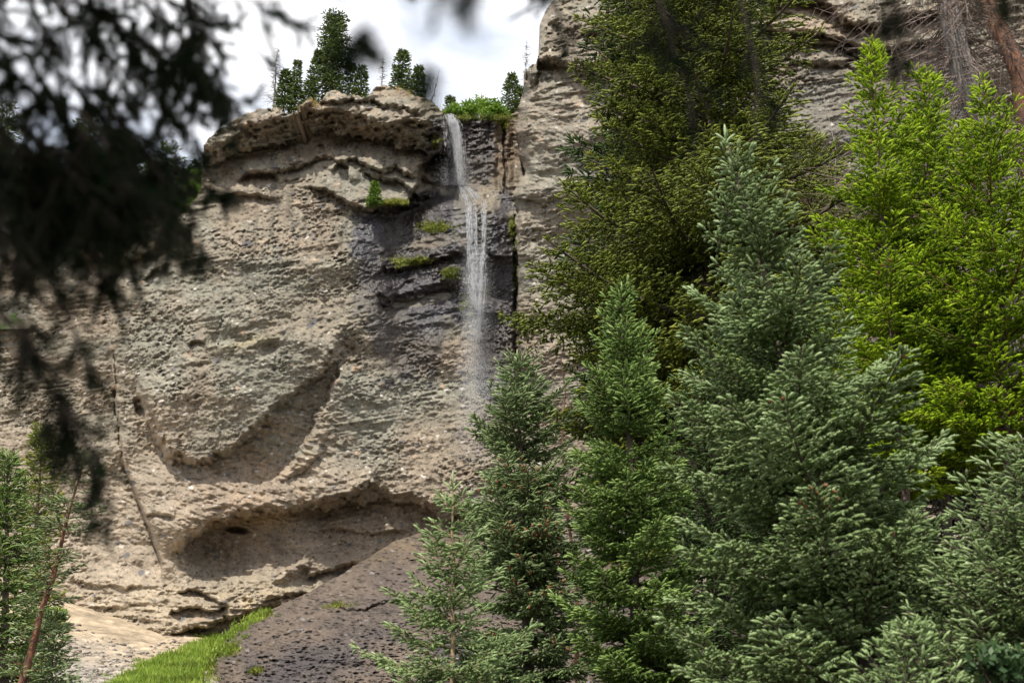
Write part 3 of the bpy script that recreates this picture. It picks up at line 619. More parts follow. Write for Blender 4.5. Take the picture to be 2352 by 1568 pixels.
    # leader
    for q in np.linspace(0, leader, max(3, int(leader / .07))):
        SP.append((tipP - [0, 0, q])[None]); SD.append(nrm(np.array([[rs.normal(0, .5), rs.normal(0, .5), .8]]))); SL.append(np.array([sl * .55])); ST.append(np.array([colr + .25]))
    SP.append(tipP[None] - [[0, 0, sl * .6]]); SD.append(np.array([[0, 0, 1.]])); SL.append(np.array([sl * 1.5 * prong])); ST.append(np.array([colr + .4]))
    for q in range(4):
        SP.append(tipP[None] - [[0, 0, sl * .9]]); SD.append(np.array([[math.cos(q * 1.6 + seed) * .7, math.sin(q * 1.6 + seed) * .7, .8]])); SL.append(np.array([sl * 1.3 * prong ** .7])); ST.append(np.array([colr + .35]))
    SP = np.concatenate(SP); SD = np.concatenate(SD); SL = np.concatenate(SL); ST = np.concatenate(ST)
    vx, vy, dep = proj(SP); inn = (vx > -120) & (vx < 2470) & (vy > -120) & (vy < 1690)
    p_ = np.where(inn, 1.0, .3); tot = p_.sum(); 
    if tot > maxs: p_ = p_ * maxs / tot
    scl = min(1.35, math.sqrt(max(1, tot / maxs))); kp = rs.random(len(SP)) < p_
    SP, SD, SL, ST = SP[kp], SD[kp], SL[kp] * scl, ST[kp]
    V, f, tn = shoots(SP - base, SD, SL, np.full(len(SP), nl) * rs.uniform(.85, 1.15, len(SP)), M, nw * scl, ST, seed, sag=-.12 if not hang else -.2, core=core)
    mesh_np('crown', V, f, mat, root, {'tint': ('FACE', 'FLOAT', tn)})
    V1, f1 = tubes(np.concatenate(LP0) - base, np.concatenate(LP1) - base, np.concatenate(LR0), np.concatenate(LR1), 5)
    V2, f2 = tubes(np.concatenate(P0) - base, np.concatenate(P1) - base, np.concatenate(TR0), np.concatenate(TR1), 3)
    V, f = join([(V1, f1), (V2, f2)]); mesh_np('branches', V, f, twigmat or bark or M_bark, root)
    if cones:
        vx, vy, dep = proj(SP); ok = np.where((vx > -50) & (vx < 2400) & (vy > -50) & (vy < 1560) & (SP[:, 1] < Y + .3) & (SP[:, 2] > tipP[2] - (tipP[2] - hmin) * .8))[0]
        cd = np.argsort(rs.random(len(ok)) + (SP[ok, 1] - Y) * .35)[:cones]
        for i in ok[cd]: cone_mesh('cone', tuple(SP[i] - base + SD[i] * SL[i] * .5 + np.array([0, -.02, 0])), conelen * rs.uniform(.8, 1.2), root, rs)
    return root

# --- the near and middle trees on the right
conifer('blue_spruce', 'large silvery blue spruce with pale finger-like tips, filling the right foreground', 'spruce', (1666, 312), 14,
        [(300, 3), (350, 8), (375, 30), (410, 50), (480, 80), (620, 135), (760, 200), (900, 255), (1000, 295), (1100, 345), (1250, 400), (1500, 440), (1700, 450)], 11, M_blue, basex=1995,
        r0=.16, whorl=.50, nper=8, wid=.56, sl=.11, nl=.032, M=10, nw=.22, maxs=56000, cones=14, leader=.30, prong=1.7, e_top=48, e_mid=10, e_low=-4, tipup=.28, jit=(.5, 1.18), gap=.06, spc=.085, sho=.055, tintsd=.11, conelen=.055)
conifer('green_spruce', 'dense fresh green spruce with pale tip between the cone-covered spruce and the large blue spruce', 'spruce', (1428, 668), 19,
        [(660, 4), (720, 36), (800, 58), (900, 84), (1000, 118), (1150, 138), (1300, 160), (1500, 185), (1700, 200)], 12, M_green, basex=1470,
        r0=.13, whorl=.38, wid=.58, nper=9, sl=.135, nl=.028, M=12, nw=.24, spc=.08, sho=.055, maxs=24000, leader=.4, prong=1.5, e_top=45, e_mid=12, e_low=-6, jit=(.55, 1.15), gap=.05, droop=-.02)
conifer('cone_spruce', 'dark bluish spruce covered in small orange-brown cones, left of the green spruce', 'spruce', (1188, 815), 27,
        [(815, 3), (870, 42), (930, 76), (1000, 105), (1050, 128), (1100, 105), (1180, 145), (1300, 170), (1450, 165), (1600, 180)], 13, M_cony, basex=1212,
        r0=.17, whorl=.46, wid=.56, nper=8, sl=.17, nl=.036, M=10, nw=.26, spc=.10, sho=.075, maxs=17000, cones=100, leader=.6, e_top=45, e_mid=8, e_low=-14, jit=(.6, 1.12), gap=.10, conelen=.095, colr=.52)
conifer('young_spruce', 'pale yellow-green young spruce with bare thin leader in front of the cone-covered spruce', 'spruce', (1040, 1108), 17,
        [(1100, 3), (1170, 34), (1250, 66), (1320, 92), (1400, 140), (1480, 175), (1560, 200), (1700, 210)], 14, M_pale, basex=1038, bark=M_barktan,
        r0=.05, whorl=.34, nper=7, sl=.13, nl=.026, M=14, nw=.2, spc=.09, sho=.065, maxs=12000, leader=.8, prong=1.6, e_top=40, e_mid=8, e_low=-2, jit=(.6, 1.1), gap=.12, tipup=.3)
conifer('douglas_fir', 'tall ragged olive green fir behind the blue spruce, its top cut off by the frame', 'fir tree', (1610, -230), 28,
        [(-230, 5), (-120, 120), (0, 200), (100, 245), (200, 280), (320, 290), (420, 320), (520, 340), (640, 400), (760, 430), (850, 410), (960, 330), (1200, 300), (1600, 280)], 15, M_olive, basex=1650,
        r0=.30, whorl=.80, nper=9, sl=.145, nl=.050, M=7, nw=.26, spc=.13, sho=.085, wid=.7, maxs=70000, visbottom=1180, core=(4, 2), leader=.6, e_top=10, e_mid=-4, e_low=-16, jit=(.5, 1.15), droop=-.14, gap=.08, tintsd=.12, bare=.12)
conifer('olive_fir', 'smaller olive fir seen in the gap between the blue spruce and the lime green tree', 'fir tree', (1862, 318), 36,
        [(310, 6), (380, 60), (480, 100), (600, 130), (800, 150), (1000, 160), (1500, 170)], 16, M_olive, basex=1900,
        r0=.2, whorl=.4, nper=6, sl=.24, nl=.05, core=(4, 2), M=7, nw=.26, spc=.25, sho=.16, wid=.5, maxs=10000, visbottom=1100, e_mid=2, e_low=-14, droop=-.15, jit=(.5, 1.1), colr=.55, gap=.1)
conifer('lime_fir', 'bright lime green young fir with the leftmost thin leader of the lime foliage', 'fir tree', (2003, 90), 19,
        [(80, 3), (160, 22), (240, 50), (320, 85), (420, 115), (550, 140), (700, 165), (850, 170), (1000, 150)], 17, M_lime, basex=2110,
        r0=.10, whorl=.42, wid=.55, nper=7, sl=.13, nl=.036, M=11, nw=.26, spc=.10, sho=.07, maxs=22000, leader=.6, e_top=50, e_mid=22, e_low=2, jit=(.45, 1.2), gap=.1, droop=-.04, tipup=.12, sideang=46, twigmat=M_barkred, cones=4, conelen=.07, core=(4, 2), visbottom=1060)
conifer('lime_fir', 'bushy bright lime green fir, the middle one, with its top below the tangled dead twigs', 'fir tree', (2128, 168), 20,
        [(168, 4), (230, 40), (300, 85), (350, 110), (450, 130), (600, 160), (750, 190), (900, 200), (1060, 180)], 27, M_lime, basex=2190,
        r0=.11, whorl=.46, wid=.55, nper=7, sl=.135, nl=.037, M=11, nw=.26, spc=.11, sho=.075, maxs=22000, leader=.5, e_top=50, e_mid=22, e_low=0, jit=(.45, 1.2), gap=.1, droop=-.04, tipup=.12, sideang=46, twigmat=M_barkred, core=(4, 2), visbottom=1060)
conifer('lime_fir', 'bright lime green fir at the right edge in front of the red-barked trunk', 'fir tree', (2262, 190), 18.5,
        [(185, 4), (250, 30), (330, 65), (430, 125), (560, 190), (700, 240), (850, 260), (1000, 230)], 18, M_lime, basex=2340,
        r0=.12, whorl=.44, wid=.55, nper=8, sl=.13, nl=.036, M=11, nw=.26, spc=.11, sho=.075, maxs=26000, leader=.5, e_top=52, e_mid=22, e_low=-2, jit=(.45, 1.2), gap=.08, droop=-.04, tipup=.12, sideang=46, twigmat=M_barkred, core=(4, 2), visbottom=1020)
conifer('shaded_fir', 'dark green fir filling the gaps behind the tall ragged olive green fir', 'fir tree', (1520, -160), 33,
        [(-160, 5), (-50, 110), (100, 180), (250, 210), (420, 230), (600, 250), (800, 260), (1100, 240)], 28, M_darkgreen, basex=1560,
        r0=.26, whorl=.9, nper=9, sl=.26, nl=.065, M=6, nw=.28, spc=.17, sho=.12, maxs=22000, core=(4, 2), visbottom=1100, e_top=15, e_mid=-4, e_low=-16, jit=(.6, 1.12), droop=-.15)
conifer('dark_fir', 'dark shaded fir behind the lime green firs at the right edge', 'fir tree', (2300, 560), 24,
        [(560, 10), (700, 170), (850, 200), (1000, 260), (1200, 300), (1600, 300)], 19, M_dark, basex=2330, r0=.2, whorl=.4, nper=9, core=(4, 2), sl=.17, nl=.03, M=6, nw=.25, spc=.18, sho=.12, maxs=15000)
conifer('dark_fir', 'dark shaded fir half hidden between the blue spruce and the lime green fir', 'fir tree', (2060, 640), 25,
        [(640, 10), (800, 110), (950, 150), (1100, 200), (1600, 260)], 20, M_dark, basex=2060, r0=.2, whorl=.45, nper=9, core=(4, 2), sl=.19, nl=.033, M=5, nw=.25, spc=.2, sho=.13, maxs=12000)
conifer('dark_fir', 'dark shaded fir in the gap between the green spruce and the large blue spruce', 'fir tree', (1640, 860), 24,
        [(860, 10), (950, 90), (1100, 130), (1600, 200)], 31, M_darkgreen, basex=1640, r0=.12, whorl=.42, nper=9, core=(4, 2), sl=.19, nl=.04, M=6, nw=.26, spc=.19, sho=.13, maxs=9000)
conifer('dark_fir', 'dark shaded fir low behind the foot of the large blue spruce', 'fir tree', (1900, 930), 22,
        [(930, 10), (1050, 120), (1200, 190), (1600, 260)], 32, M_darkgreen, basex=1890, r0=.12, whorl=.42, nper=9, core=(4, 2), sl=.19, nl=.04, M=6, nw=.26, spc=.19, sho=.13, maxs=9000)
conifer('blue_spruce', 'blue spruce whose left side only shows at the bottom right corner', 'spruce', (2370, 1000), 12.5,
        [(990, 4), (1080, 80), (1200, 160), (1350, 230), (1500, 290), (1700, 320)], 21, M_blue, basex=2380, r0=.08, whorl=.2, nper=9, sl=.12, nl=.023, M=14, nw=.22, maxs=12000, e_mid=16, e_low=4)
conifer('low_spruce', 'low green sapling at the bottom edge in front of the large blue spruce', 'sapling', (2085, 1440), 10.5,
        [(1440, 4), (1480, 35), (1540, 70), (1600, 110), (1700, 170)], 22, M_pale, basex=2085, r0=.03, whorl=.13, nper=9, sl=.09, nl=.02, M=14, nw=.22, maxs=2500, leader=.1, e_mid=30, e_low=20)
# --- lower left
conifer('left_spruce', 'dense blue-green spruce at the lower left edge', 'spruce', (18, 1040), 40,
        [(1040, 4), (1120, 30), (1200, 48), (1350, 72), (1500, 85), (1650, 90)], 23, M_green, basex=10, r0=.22, whorl=.42, nper=9, core=(4, 2), sl=.26, nl=.045, M=8, nw=.22, spc=.2, sho=.13, maxs=8000, colr=.42)
conifer('left_spruce', 'yellow-green spruce with narrow top behind the leaning tree at lower left', 'spruce', (95, 985), 46,
        [(985, 4), (1040, 28), (1120, 38), (1250, 46), (1400, 58), (1600, 70)], 24, M_olive, basex=70, r0=.2, whorl=.45, nper=8, core=(4, 2), sl=.26, nl=.045, M=8, nw=.22, spc=.2, sho=.14, maxs=6000, colr=.6)
conifer('leaning_spruce', 'thin leaning spruce with sparse tiers and red-brown lower trunk at lower left', 'spruce', (198, 1035), 29,
        [(1035, 3), (1080, 34), (1150, 58), (1230, 72), (1300, 62), (1400, 70), (1500, 70), (1600, 60)], 25, M_cony, basex=48, bark=M_barkred, r0=.135, whorl=.62, nper=6, sl=.20, nl=.034, core=(4, 2), M=9, nw=.2, spc=.13, sho=.1,
        maxs=4500, e_top=20, e_mid=0, e_low=-6, jit=(.5, 1.15), gap=.22, bare=.25, colr=.5)
conifer('small_spruce', 'small blue-green spruce at the foot of the leaning tree, bottom left', 'spruce', (125, 1400), 30,
        [(1395, 3), (1440, 18), (1500, 32), (1600, 60)], 26, M_cony, basex=118, r0=.06, whorl=.25, nper=8, sl=.19, nl=.032, core=(4, 2), M=9, nw=.22, spc=.12, sho=.1, maxs=1800, colr=.6, gap=.1)
# --- along the rim
RK = dict(core=(4, 2), M=5, nw=.34, gap=.12, sl=.55, nl=.17, whorl=.72, nper=7, spc=.42, sho=.3, r0=.17, e_top=30, e_mid=-8, e_low=-22, tipup=.2, wid=.45, twigmat=M_bark, visbottom=600, group='conifers along the cliff rim')
def rimz(vx, vy, Y): return float(at(vx, vy, Y)[2])
rim = [
 ('rim_spruce', 'shaggy small spruce on the cliff rim beside the tall bare snag', (658, 165), 158, [(165, 2), (200, 13), (250, 19)], 30, 252, {}),
 ('rim_spruce', 'narrow small spruce with bare spike top, second from left on the cliff rim', (684, 142), 159, [(142, 1), (175, 3), (200, 10), (250, 14)], 31, 252, {}),
 ('rim_spruce', 'thin leaning spruce on the rim just left of the tallest tree', (734, 120), 160, [(120, 2), (160, 8), (190, 12), (228, 16)], 32, 236, dict(basex=400)),
 ('tall_fir', 'tallest round-topped dark fir on the cliff rim', (770, 37), 162, [(37, 14), (50, 24), (80, 31), (110, 34), (150, 31), (180, 26), (215, 33)], 33, 218, dict(e_top=5, e_mid=0, nper=8, maxs=3400, jit=(.6, 1.1), whorl=.75, wid=.55)),
 ('rim_spruce', 'small dark spruce touching the right side of the tallest rim tree', (806, 150), 163, [(150, 2), (180, 10), (222, 17)], 34, 226, {}),
 ('rim_spruce', 'small dark spruce just right of its twin beside the tallest rim tree', (832, 157), 163, [(157, 2), (185, 10), (222, 14)], 35, 226, {}),
 ('rim_spruce', 'broad olive spruce on the rim above the rounded rock knob', (926, 122), 164, [(122, 3), (150, 17), (180, 23), (228, 26)], 36, 236, dict(nper=8, maxs=2600)),
 ('rim_spruce', 'narrow spruce right beside the broad olive one on the rim', (962, 156), 165, [(156, 2), (185, 11), (232, 15)], 37, 240, {}),
 ('rim_spruce', 'slim spruce above the shrubs left of the right-hand cliff tower', (1176, 174), 167, [(174, 2), (205, 14), (240, 22), (270, 24)], 38, 282, dict(nper=7)),
 ('rim_spruce', 'little spruce at the left end of the shrubs above the waterfall', (1034, 226), 168, [(226, 2), (245, 9), (275, 14)], 39, 285, {}),
 ('rim_spruce', 'short second spruce tucked against the right-hand cliff tower', (1196, 205), 168, [(200, 2), (235, 12), (270, 16)], 40, 282, {}),
]
for nm, lb, tp, Yt, pr, sd_, vb, kw in rim:
    k = dict(RK); k.update(maxs=1600, leader=.5); k.update(kw)
    conifer(nm, lb, 'fir tree' if nm == 'tall_fir' else 'spruce', tp, Yt, pr, sd_, M_rim, zbase=rimz(tp[0], vb + 6, Yt), **k)
# ledge sapling
conifer('ledge_sapling', 'small bright spruce growing from a ledge left of the waterfall', 'sapling', (862, 422), float(cliffY(862, 470)) - 1.2, [(422, 2), (445, 9), (468, 14)], 41, M_leaf,
        zbase=rimz(862, 472, float(cliffY(862, 470)) - 1.2), **{**RK, 'M': 10, 'sl': .4, 'nl': .14, 'whorl': .42, 'spc': .3, 'sho': .24, 'group': None, 'r0': .06, 'maxs': 900, 'leader': .3})
# wooded slope trees, far left
far = [((20, 240), 172, [(240, 10), (300, 45), (400, 60)], 420, M_rim, 'round-topped tree against the sky at the far left edge'),
       ((100, 350), 176, [(350, 3), (400, 30), (470, 45)], 500, M_leaf, 'yellow-green conifer on the left slope behind the dark branches'),
       ((205, 262), 170, [(262, 6), (300, 26), (350, 30), (420, 34)], 430, M_rim, 'open-crowned tree against the sky seen through the dark branches'),
       ((160, 400), 165, [(400, 3), (440, 30), (500, 44)], 520, M_leaf, 'bright green small tree low on the left slope'),
       ((255, 345), 172, [(345, 3), (400, 32), (500, 48)], 520, M_dark, 'dark conifer in the middle of the left slope'),
       ((310, 330), 170, [(330, 3), (390, 34), (490, 50)], 520, M_dark, 'tall dark conifer left of the slope skyline notch'),
       ((385, 338), 168, [(338, 8), (370, 34), (430, 44), (500, 48)], 520, M_rim, 'bushy green tree on the slope below the cliff cap, beside a thin snag'),
       ((352, 372), 166, [(372, 3), (430, 34), (500, 44)], 520, M_rim, 'mid green conifer in front of the bushy tree on the left slope'),
       ((424, 396), 166, [(396, 2), (430, 17), (490, 26)], 510, M_rim, 'narrow conifer just left of the bright aspen by the cliff shoulder'),
       ((450, 374), 175, [(374, 2), (400, 14), (440, 22)], 470, M_dark, 'dark pointed spruce top behind the bright aspen'),
       ((60, 400), 168, [(400, 3), (450, 34), (520, 46)], 530, M_rim, 'mid green conifer low at the far left')]
for i, (tp, Yt, pr, vb, mt, lb) in enumerate(far):
    conifer('slope_conifer', lb, 'conifer', tp, Yt, pr, 50 + i, mt, zbase=rimz(tp[0], vb, Yt), **{**RK, 'group': 'conifers on the left slope', 'maxs': 2200, 'visbottom': 700})

# --- dead trees
def snag(name, label, tip, foot, Y, r0, seed, mat, nb=60, bl=1.0, top=.0, cat='dead tree', group=None, zb=None, drp=-.25, sub=2, br=.02, gnarl=.0):
    rs = np.random.default_rng(seed); a = at(tip[0], tip[1], Y); b = at(foot[0], foot[1], Y)
    if zb is not None: d = (a - b) / (a[2] - b[2]); b = b + d * (zb - b[2])
    root = empty(name, b); tag(root, label, cat, group); k = 12; t_ = np.linspace(0, 1, k)[:, None]
    H = a[2] - b[2]; path = (a - b) * t_ + rs.normal(0, 1, (k, 3)) * [1, 1, 0] * (.006 + gnarl) * H * (t_ > 0) * (t_ < 1)
    V, f = path_tube(path, r0 * (1 - t_[:, 0] * .88), 10, .07, seed); mesh_np('trunk', V, f, mat, root, smooth=True)
    P0, P1, A, B = [], [], [], []
    for i in range(nb):
        s = rs.uniform(.12, .97); c = np.array([np.interp(s, t_[:, 0], path[:, q]) for q in range(3)]); az = rs.random() * 6.28
        L = bl * (1 - .75 * s) * rs.uniform(.35, 1.1); d = np.array([math.cos(az), math.sin(az), drp + rs.normal(0, .2)]); p = c
        for q in range(3):
            n_ = p + nrm(d) * L / 3; P0.append(p); P1.append(n_); A.append(br * (1 - q * .28)); B.append(br * (.72 - q * .28 + .05))
            for u in range(sub):
                dd = nrm(d + rs.normal(0, .7, 3)); st = p + (n_ - p) * rs.random(); L2 = L * rs.uniform(.12, .4); P0.append(st); P1.append(st + dd * L2); A.append(br * .4); B.append(br * .15)
                if sub > 2:
                    for w_ in range(2): st2 = st + dd * L2 * rs.uniform(.3, 1); P0.append(st2); P1.append(st2 + nrm(dd + rs.normal(0, .7, 3)) * L2 * .6); A.append(br * .25); B.append(br * .12)
            p = n_; d = d + np.array([rs.normal(0, .15), rs.normal(0, .15), .12 if drp < 0 and sub < 3 else -.12])
    V, f = tubes(P0, P1, np.array(A), np.array(B), 3); mesh_np('branches', V, f, M_deadtwig, root); return root
for tp, ft, Yt, r, sd_, n_, bl, lb in [((637, 106), (629, 252), 160, .19, 1, 110, 3.0, 'tall bare grey snag at the left end of the cliff rim'),
                              ((880, 132), (877, 205), 168, .10, 2, 70, 1.6, 'small bare snag behind the rounded rock knob on the rim'),
                              ((1010, 158), (990, 240), 160, .10, 3, 16, .8, 'thin nearly branchless leaning snag left of the waterfall lip'),
                              ((1210, 88), (1206, 260), 172, .14, 4, 110, 2.4, 'bare grey snag against the sky beside the right-hand cliff tower'),
                              ((405, 330), (396, 400), 168, .10, 5, 12, .8, 'thin bare snag above the bushy tree on the left slope'),
                              ((112, 340), (84, 430), 164, .22, 6, 30, 1.6, 'pale leaning dead trunk on the left slope')]:
    snag('snag', lb, tp, ft, Yt, r, sd_, M_barkgrey, n_, bl, group='bare snags along the skyline', br=.045)
snag('thin_dead_tree', 'thin reddish dead trunk with wispy twigs right of the cone-covered spruce', (1288, 820), (1318, 1300), 32, .09, 11, M_barkred, 70, 1.5, zb=.5, br=.012, sub=3)
snag('grey_dead_tree', 'grey dead trunk draped with tangled bare twigs at the top right', (1985, -820), (2312, 560), 22, .50, 12, M_barkgrey, 560, 5.2, zb=0, drp=-.7, sub=4, br=.022, gnarl=.003)
snag('red_barked_tree', 'orange-brown barked leaning trunk behind the grey dead one at the top right edge', (2050, -820), (2392, 480), 23.5, .42, 13, M_barkred, 240, 4.2, zb=0, drp=-.6, sub=4, br=.02)
snag('thin_dead_tree', 'thin pale dead stem against the cliff left of the lime green fir', (1893, 225), (1990, 800), 40, .07, 14, M_barkgrey, 30, 1.0, zb=1, br=.012, sub=2)

# --- leafy shrubs
def leafy(name, label, cat, blobs, n, ls, mat, seed, base, group=None, stem=M_bark):
    rs = np.random.default_rng(seed); root = empty(name, base); tag(root, label, cat, group); P = []; T = []
    for (c, r) in blobs:
        c = np.array(c) - base; m = int(n / len(blobs)); d = nrm(rs.normal(size=(m, 3))); q = d * np.array(r) * (rs.random((m, 1)) ** .4) * (1 + .25 * np.sin(d[:, :1] * 9 + d[:, 1:2] * 7 + d[:, 2:3] * 8)); P.append(c + q)
        T.append(.5 + .12 * rs.normal(size=m) + .15 * d[:, 2] + rs.normal(0, .1))
    P = np.concatenate(P); T = np.concatenate(T); u = nrm(rs.normal(size=P.shape)); v = nrm(np.cross(u, rs.normal(size=P.shape))); s = (ls * rs.uniform(.5, 1.2, len(P)))[:, None]
    V = np.stack([P - u * s, P + v * s * .5, P + u * s, P - v * s * .5], 1).reshape(-1, 3)
    mesh_np('foliage', V, np.arange(len(V)).reshape(-1, 4), mat, root, {'tint': ('FACE', 'FLOAT', np.clip(T, 0, 1))})
    q0 = np.zeros((14, 3)); q1 = P[rs.integers(0, len(P), 14)]; V, f = tubes(q0, q1, .05 * ls / .2, .012, 4); mesh_np('stems', V, f, stem, root)
def blob(vx, vy, Y, rx, ry): s = Y / F / cp; return (at(vx, vy, Y), (rx * s, rx * s, ry * s))
SH = [(1045, 252, 20, 16), (1078, 248, 22, 20), (1105, 242, 26, 24), (1135, 246, 24, 22), (1062, 262, 18, 12), (1150, 258, 20, 16), (1120, 262, 22, 12), (1030, 262, 14, 9)]
shl = ['leftmost bright shrub on the lip above the waterfall', 'rounded shrub above the waterfall, next to the leftmost one', 'tallest yellow-green shrub above the waterfall', 'shrub right of the tallest one on the fall lip',
       'low shrub spilling over the edge near the falling water', 'rightmost shrub by the slim spruce above the falls', 'low shrub in front of the tallest one on the lip', 'tiny shrub where the water spills over']
for i, (vx, vy, rx, ry) in enumerate(SH):
    Yt = 163 + i % 3; leafy('shrub', shl[i], 'shrub', [blob(vx, vy, Yt, rx, ry), blob(vx + 6, vy + 6, Yt - 1, rx * .7, ry * .7)], 1500, .26, M_leaf, 70 + i, at(vx, vy + ry + 4, Yt), 'shrubs on the lip of the falls')
leafy('aspen', 'bright green young aspen beside the left shoulder of the cliff', 'tree', [blob(452, 412, 163, 20, 26), blob(446, 440, 162, 24, 26), blob(470, 398, 163, 14, 10), blob(436, 468, 161, 16, 14)], 4200, .26, M_leaf, 90, at(446, 500, 163))
leafy('shrub', 'bright shrub low on the left slope under the dark branches', 'shrub', [blob(120, 450, 158, 40, 24), blob(160, 420, 158, 26, 26)], 2400, .28, M_leaf, 91, at(130, 490, 158), 'shrubs on the left slope')
leafy('shrub', 'pale shrub under the aspen by the cliff shoulder', 'shrub', [blob(420, 476, 157, 22, 14), blob(400, 470, 158, 18, 18)], 1600, .26, M_leaf, 92, at(420, 495, 157), 'shrubs on the left slope')
leafy('undergrowth_shrub', 'broad-leaved shrub in shade at the bottom right corner', 'shrub', [blob(2290, 1520, 10, 60, 40), blob(2350, 1560, 10, 60, 40)], 900, .05, M_dark, 93, at(2310, 1640, 10))
leafy('yellow_shrub', 'small yellow-green bush on the sand at the left foot of the cliff', 'shrub', [blob(125, 1410, 140, 26, 14)], 1200, .3, M_leaf, 94, at(125, 1425, 140))

# --- grass and moss
def tufts(name, label, P, h, mat, seed, n, w=.05, spread=.25, kind='stuff'):
    rs = np.random.default_rng(seed); m = len(P); ii = np.repeat(np.arange(m), n); b = P[ii] + rs.normal(0, spread, (m * n, 3)) * [1, 1, .25]
    hh = h * rs.uniform(.5, 1.25, m * n)[:, None] * (.45 + 1.1 * rs.random(m) ** 1.5)[ii][:, None]; d = nrm(np.stack([rs.normal(0, .45, m * n), rs.normal(0, .45, m * n) - .1, np.ones(m * n)], -1)); u = nrm(np.cross(d, rs.normal(size=d.shape))) * w * rs.uniform(.6, 1.3, (m * n, 1))
    V = np.stack([b - u, b + u, b + d * hh], 1).reshape(-1, 3)
    t_ = np.clip(.5 + (.7 * fbm(P[:, 0] / 1.6, P[:, 1] / 1.6, 3, 2) + rs.normal(0, .12, m))[ii] + rs.normal(0, .1, m * n), 0, 1)
    o = mesh_np(name, V, np.arange(len(V)).reshape(-1, 3), mat, None, {'tint': ('FACE', 'FLOAT', t_)}); tag(o, label, kind=kind); return o
def inpoly(x, y, poly):
    c = np.zeros(x.shape, bool); n = len(poly)
    for i in range(n):
        x1, y1 = poly[i]; x2, y2 = poly[(i + 1) % n]; k = ((y1 > y) != (y2 > y)) & (x < (x2 - x1) * (y - y1) / (y2 - y1 + 1e-9) + x1); c ^= k
    return c
def onground(vx, vy):
    """first hit of the view ray with the ground or the slab, marching outwards"""
    Ys = np.arange(95, 152, .5)[:, None]; P = at(vx[None], vy[None], Ys); g = terr(P[..., 0], P[..., 1]); hit = P[..., 2] < g
    k = np.where(hit.any(0), hit.argmax(0), len(Ys) - 1); Yg = Ys[k, 0]
    i = np.clip(((vx - SG[0][0]) / 2.3).astype(int), 0, len(SG[0]) - 1); j = np.clip(((vy - 1180) / 1.6).astype(int), 0, len(SG[1]) - 1)
    Ysl = np.where(vy > ramp(vx, STOP) + 2, SG[2][j, i], 1e9); Yf = np.minimum(Yg, Ysl)
    return at(vx, vy, Yf)
GP = [(232, 1620), (268, 1570), (306, 1545), (365, 1522), (425, 1496), (480, 1470), (520, 1450), (570, 1424), (632, 1398), (600, 1420), (560, 1444), (515, 1478), (540, 1490), (500, 1510), (470, 1530), (455, 1570), (430, 1620)]
vx = rng.uniform(220, 640, 26000); vy = rng.uniform(1390, 1620, 26000); k = inpoly(vx + 12 * vnoise(vx / 16, vy / 12, 1), vy + 9 * vnoise(vx / 14, vy / 9, 2), GP) & (vnoise(vx / 22, vy / 9, 4) + .5 * vnoise(vx / 9, vy / 5, 3) > -.45)
tufts('grass', 'bright green grass strip along the edge of the dark slab', onground(vx[k], vy[k]), .62, M_grass, 3, 11, .10, .48)
mp_ = []
for (cx_, cy_, rx_, ry_, n_) in [(500, 1500, 40, 14, 130), (470, 1540, 30, 12, 80), (530, 1490, 16, 8, 60), (590, 1543, 9, 5, 40), (470, 1560, 24, 8, 50), (610, 1412, 24, 5, 60), (780, 1392, 24, 5, 22), (440, 1555, 20, 8, 40)]:
    mp_.append(np.stack([rng.normal(cx_, rx_ * .5, n_), rng.normal(cy_, ry_ * .5, n_)], -1))
mp_ = np.concatenate(mp_); tufts('moss', 'yellow-green moss tufts scattered over the edge of the dark slab', onground(mp_[:, 0], mp_[:, 1]), .42, M_moss, 4, 16, .06, .3)
mq = []
for (cx_, cy_, rx_, ry_, n_) in [(1000, 522, 34, 12, 110), (935, 602, 40, 8, 70), (1036, 628, 20, 14, 70), (1078, 690, 18, 24, 50), (1114, 668, 9, 12, 20), (1110, 272, 62, 5, 170), (1175, 520, 8, 30, 20), (905, 466, 30, 5, 160), (1158, 288, 12, 14, 30), (1030, 325, 10, 6, 26), (1185, 560, 4, 40, 20), (1000, 325, 6, 12, 14), (1150, 272, 30, 5, 50)]:
    mq.append(np.stack([rng.normal(cx_, rx_ * .55, n_), rng.normal(cy_, ry_ * .55, n_)], -1))
mq = np.concatenate(mq); tufts('cliff_moss', 'yellow-green moss growing on wet ledges beside the waterfall', at(mq[:, 0], mq[:, 1], cliffY(mq[:, 0], mq[:, 1]) - .25), .38, M_moss, 5, 12, .07, .22)
# dry grass on the rim
gx_ = rng.uniform(520, 1010, 260); gy_ = rimtop(gx_) + rng.uniform(0, 10, 260); M_dry = foliage('dry_grass', (.22, .15, .05), (.34, .24, .08), (.45, .36, .14), .3)
kk = vnoise(gx_ / 14, gx_ * 0, 2) > .25
tufts('dry_grass', 'dry golden grass along the cliff rim', at(gx_[kk], gy_[kk], cliffY(gx_[kk], gy_[kk] + 4) - .2), .4, M_dry, 6, 14, .05, .3)

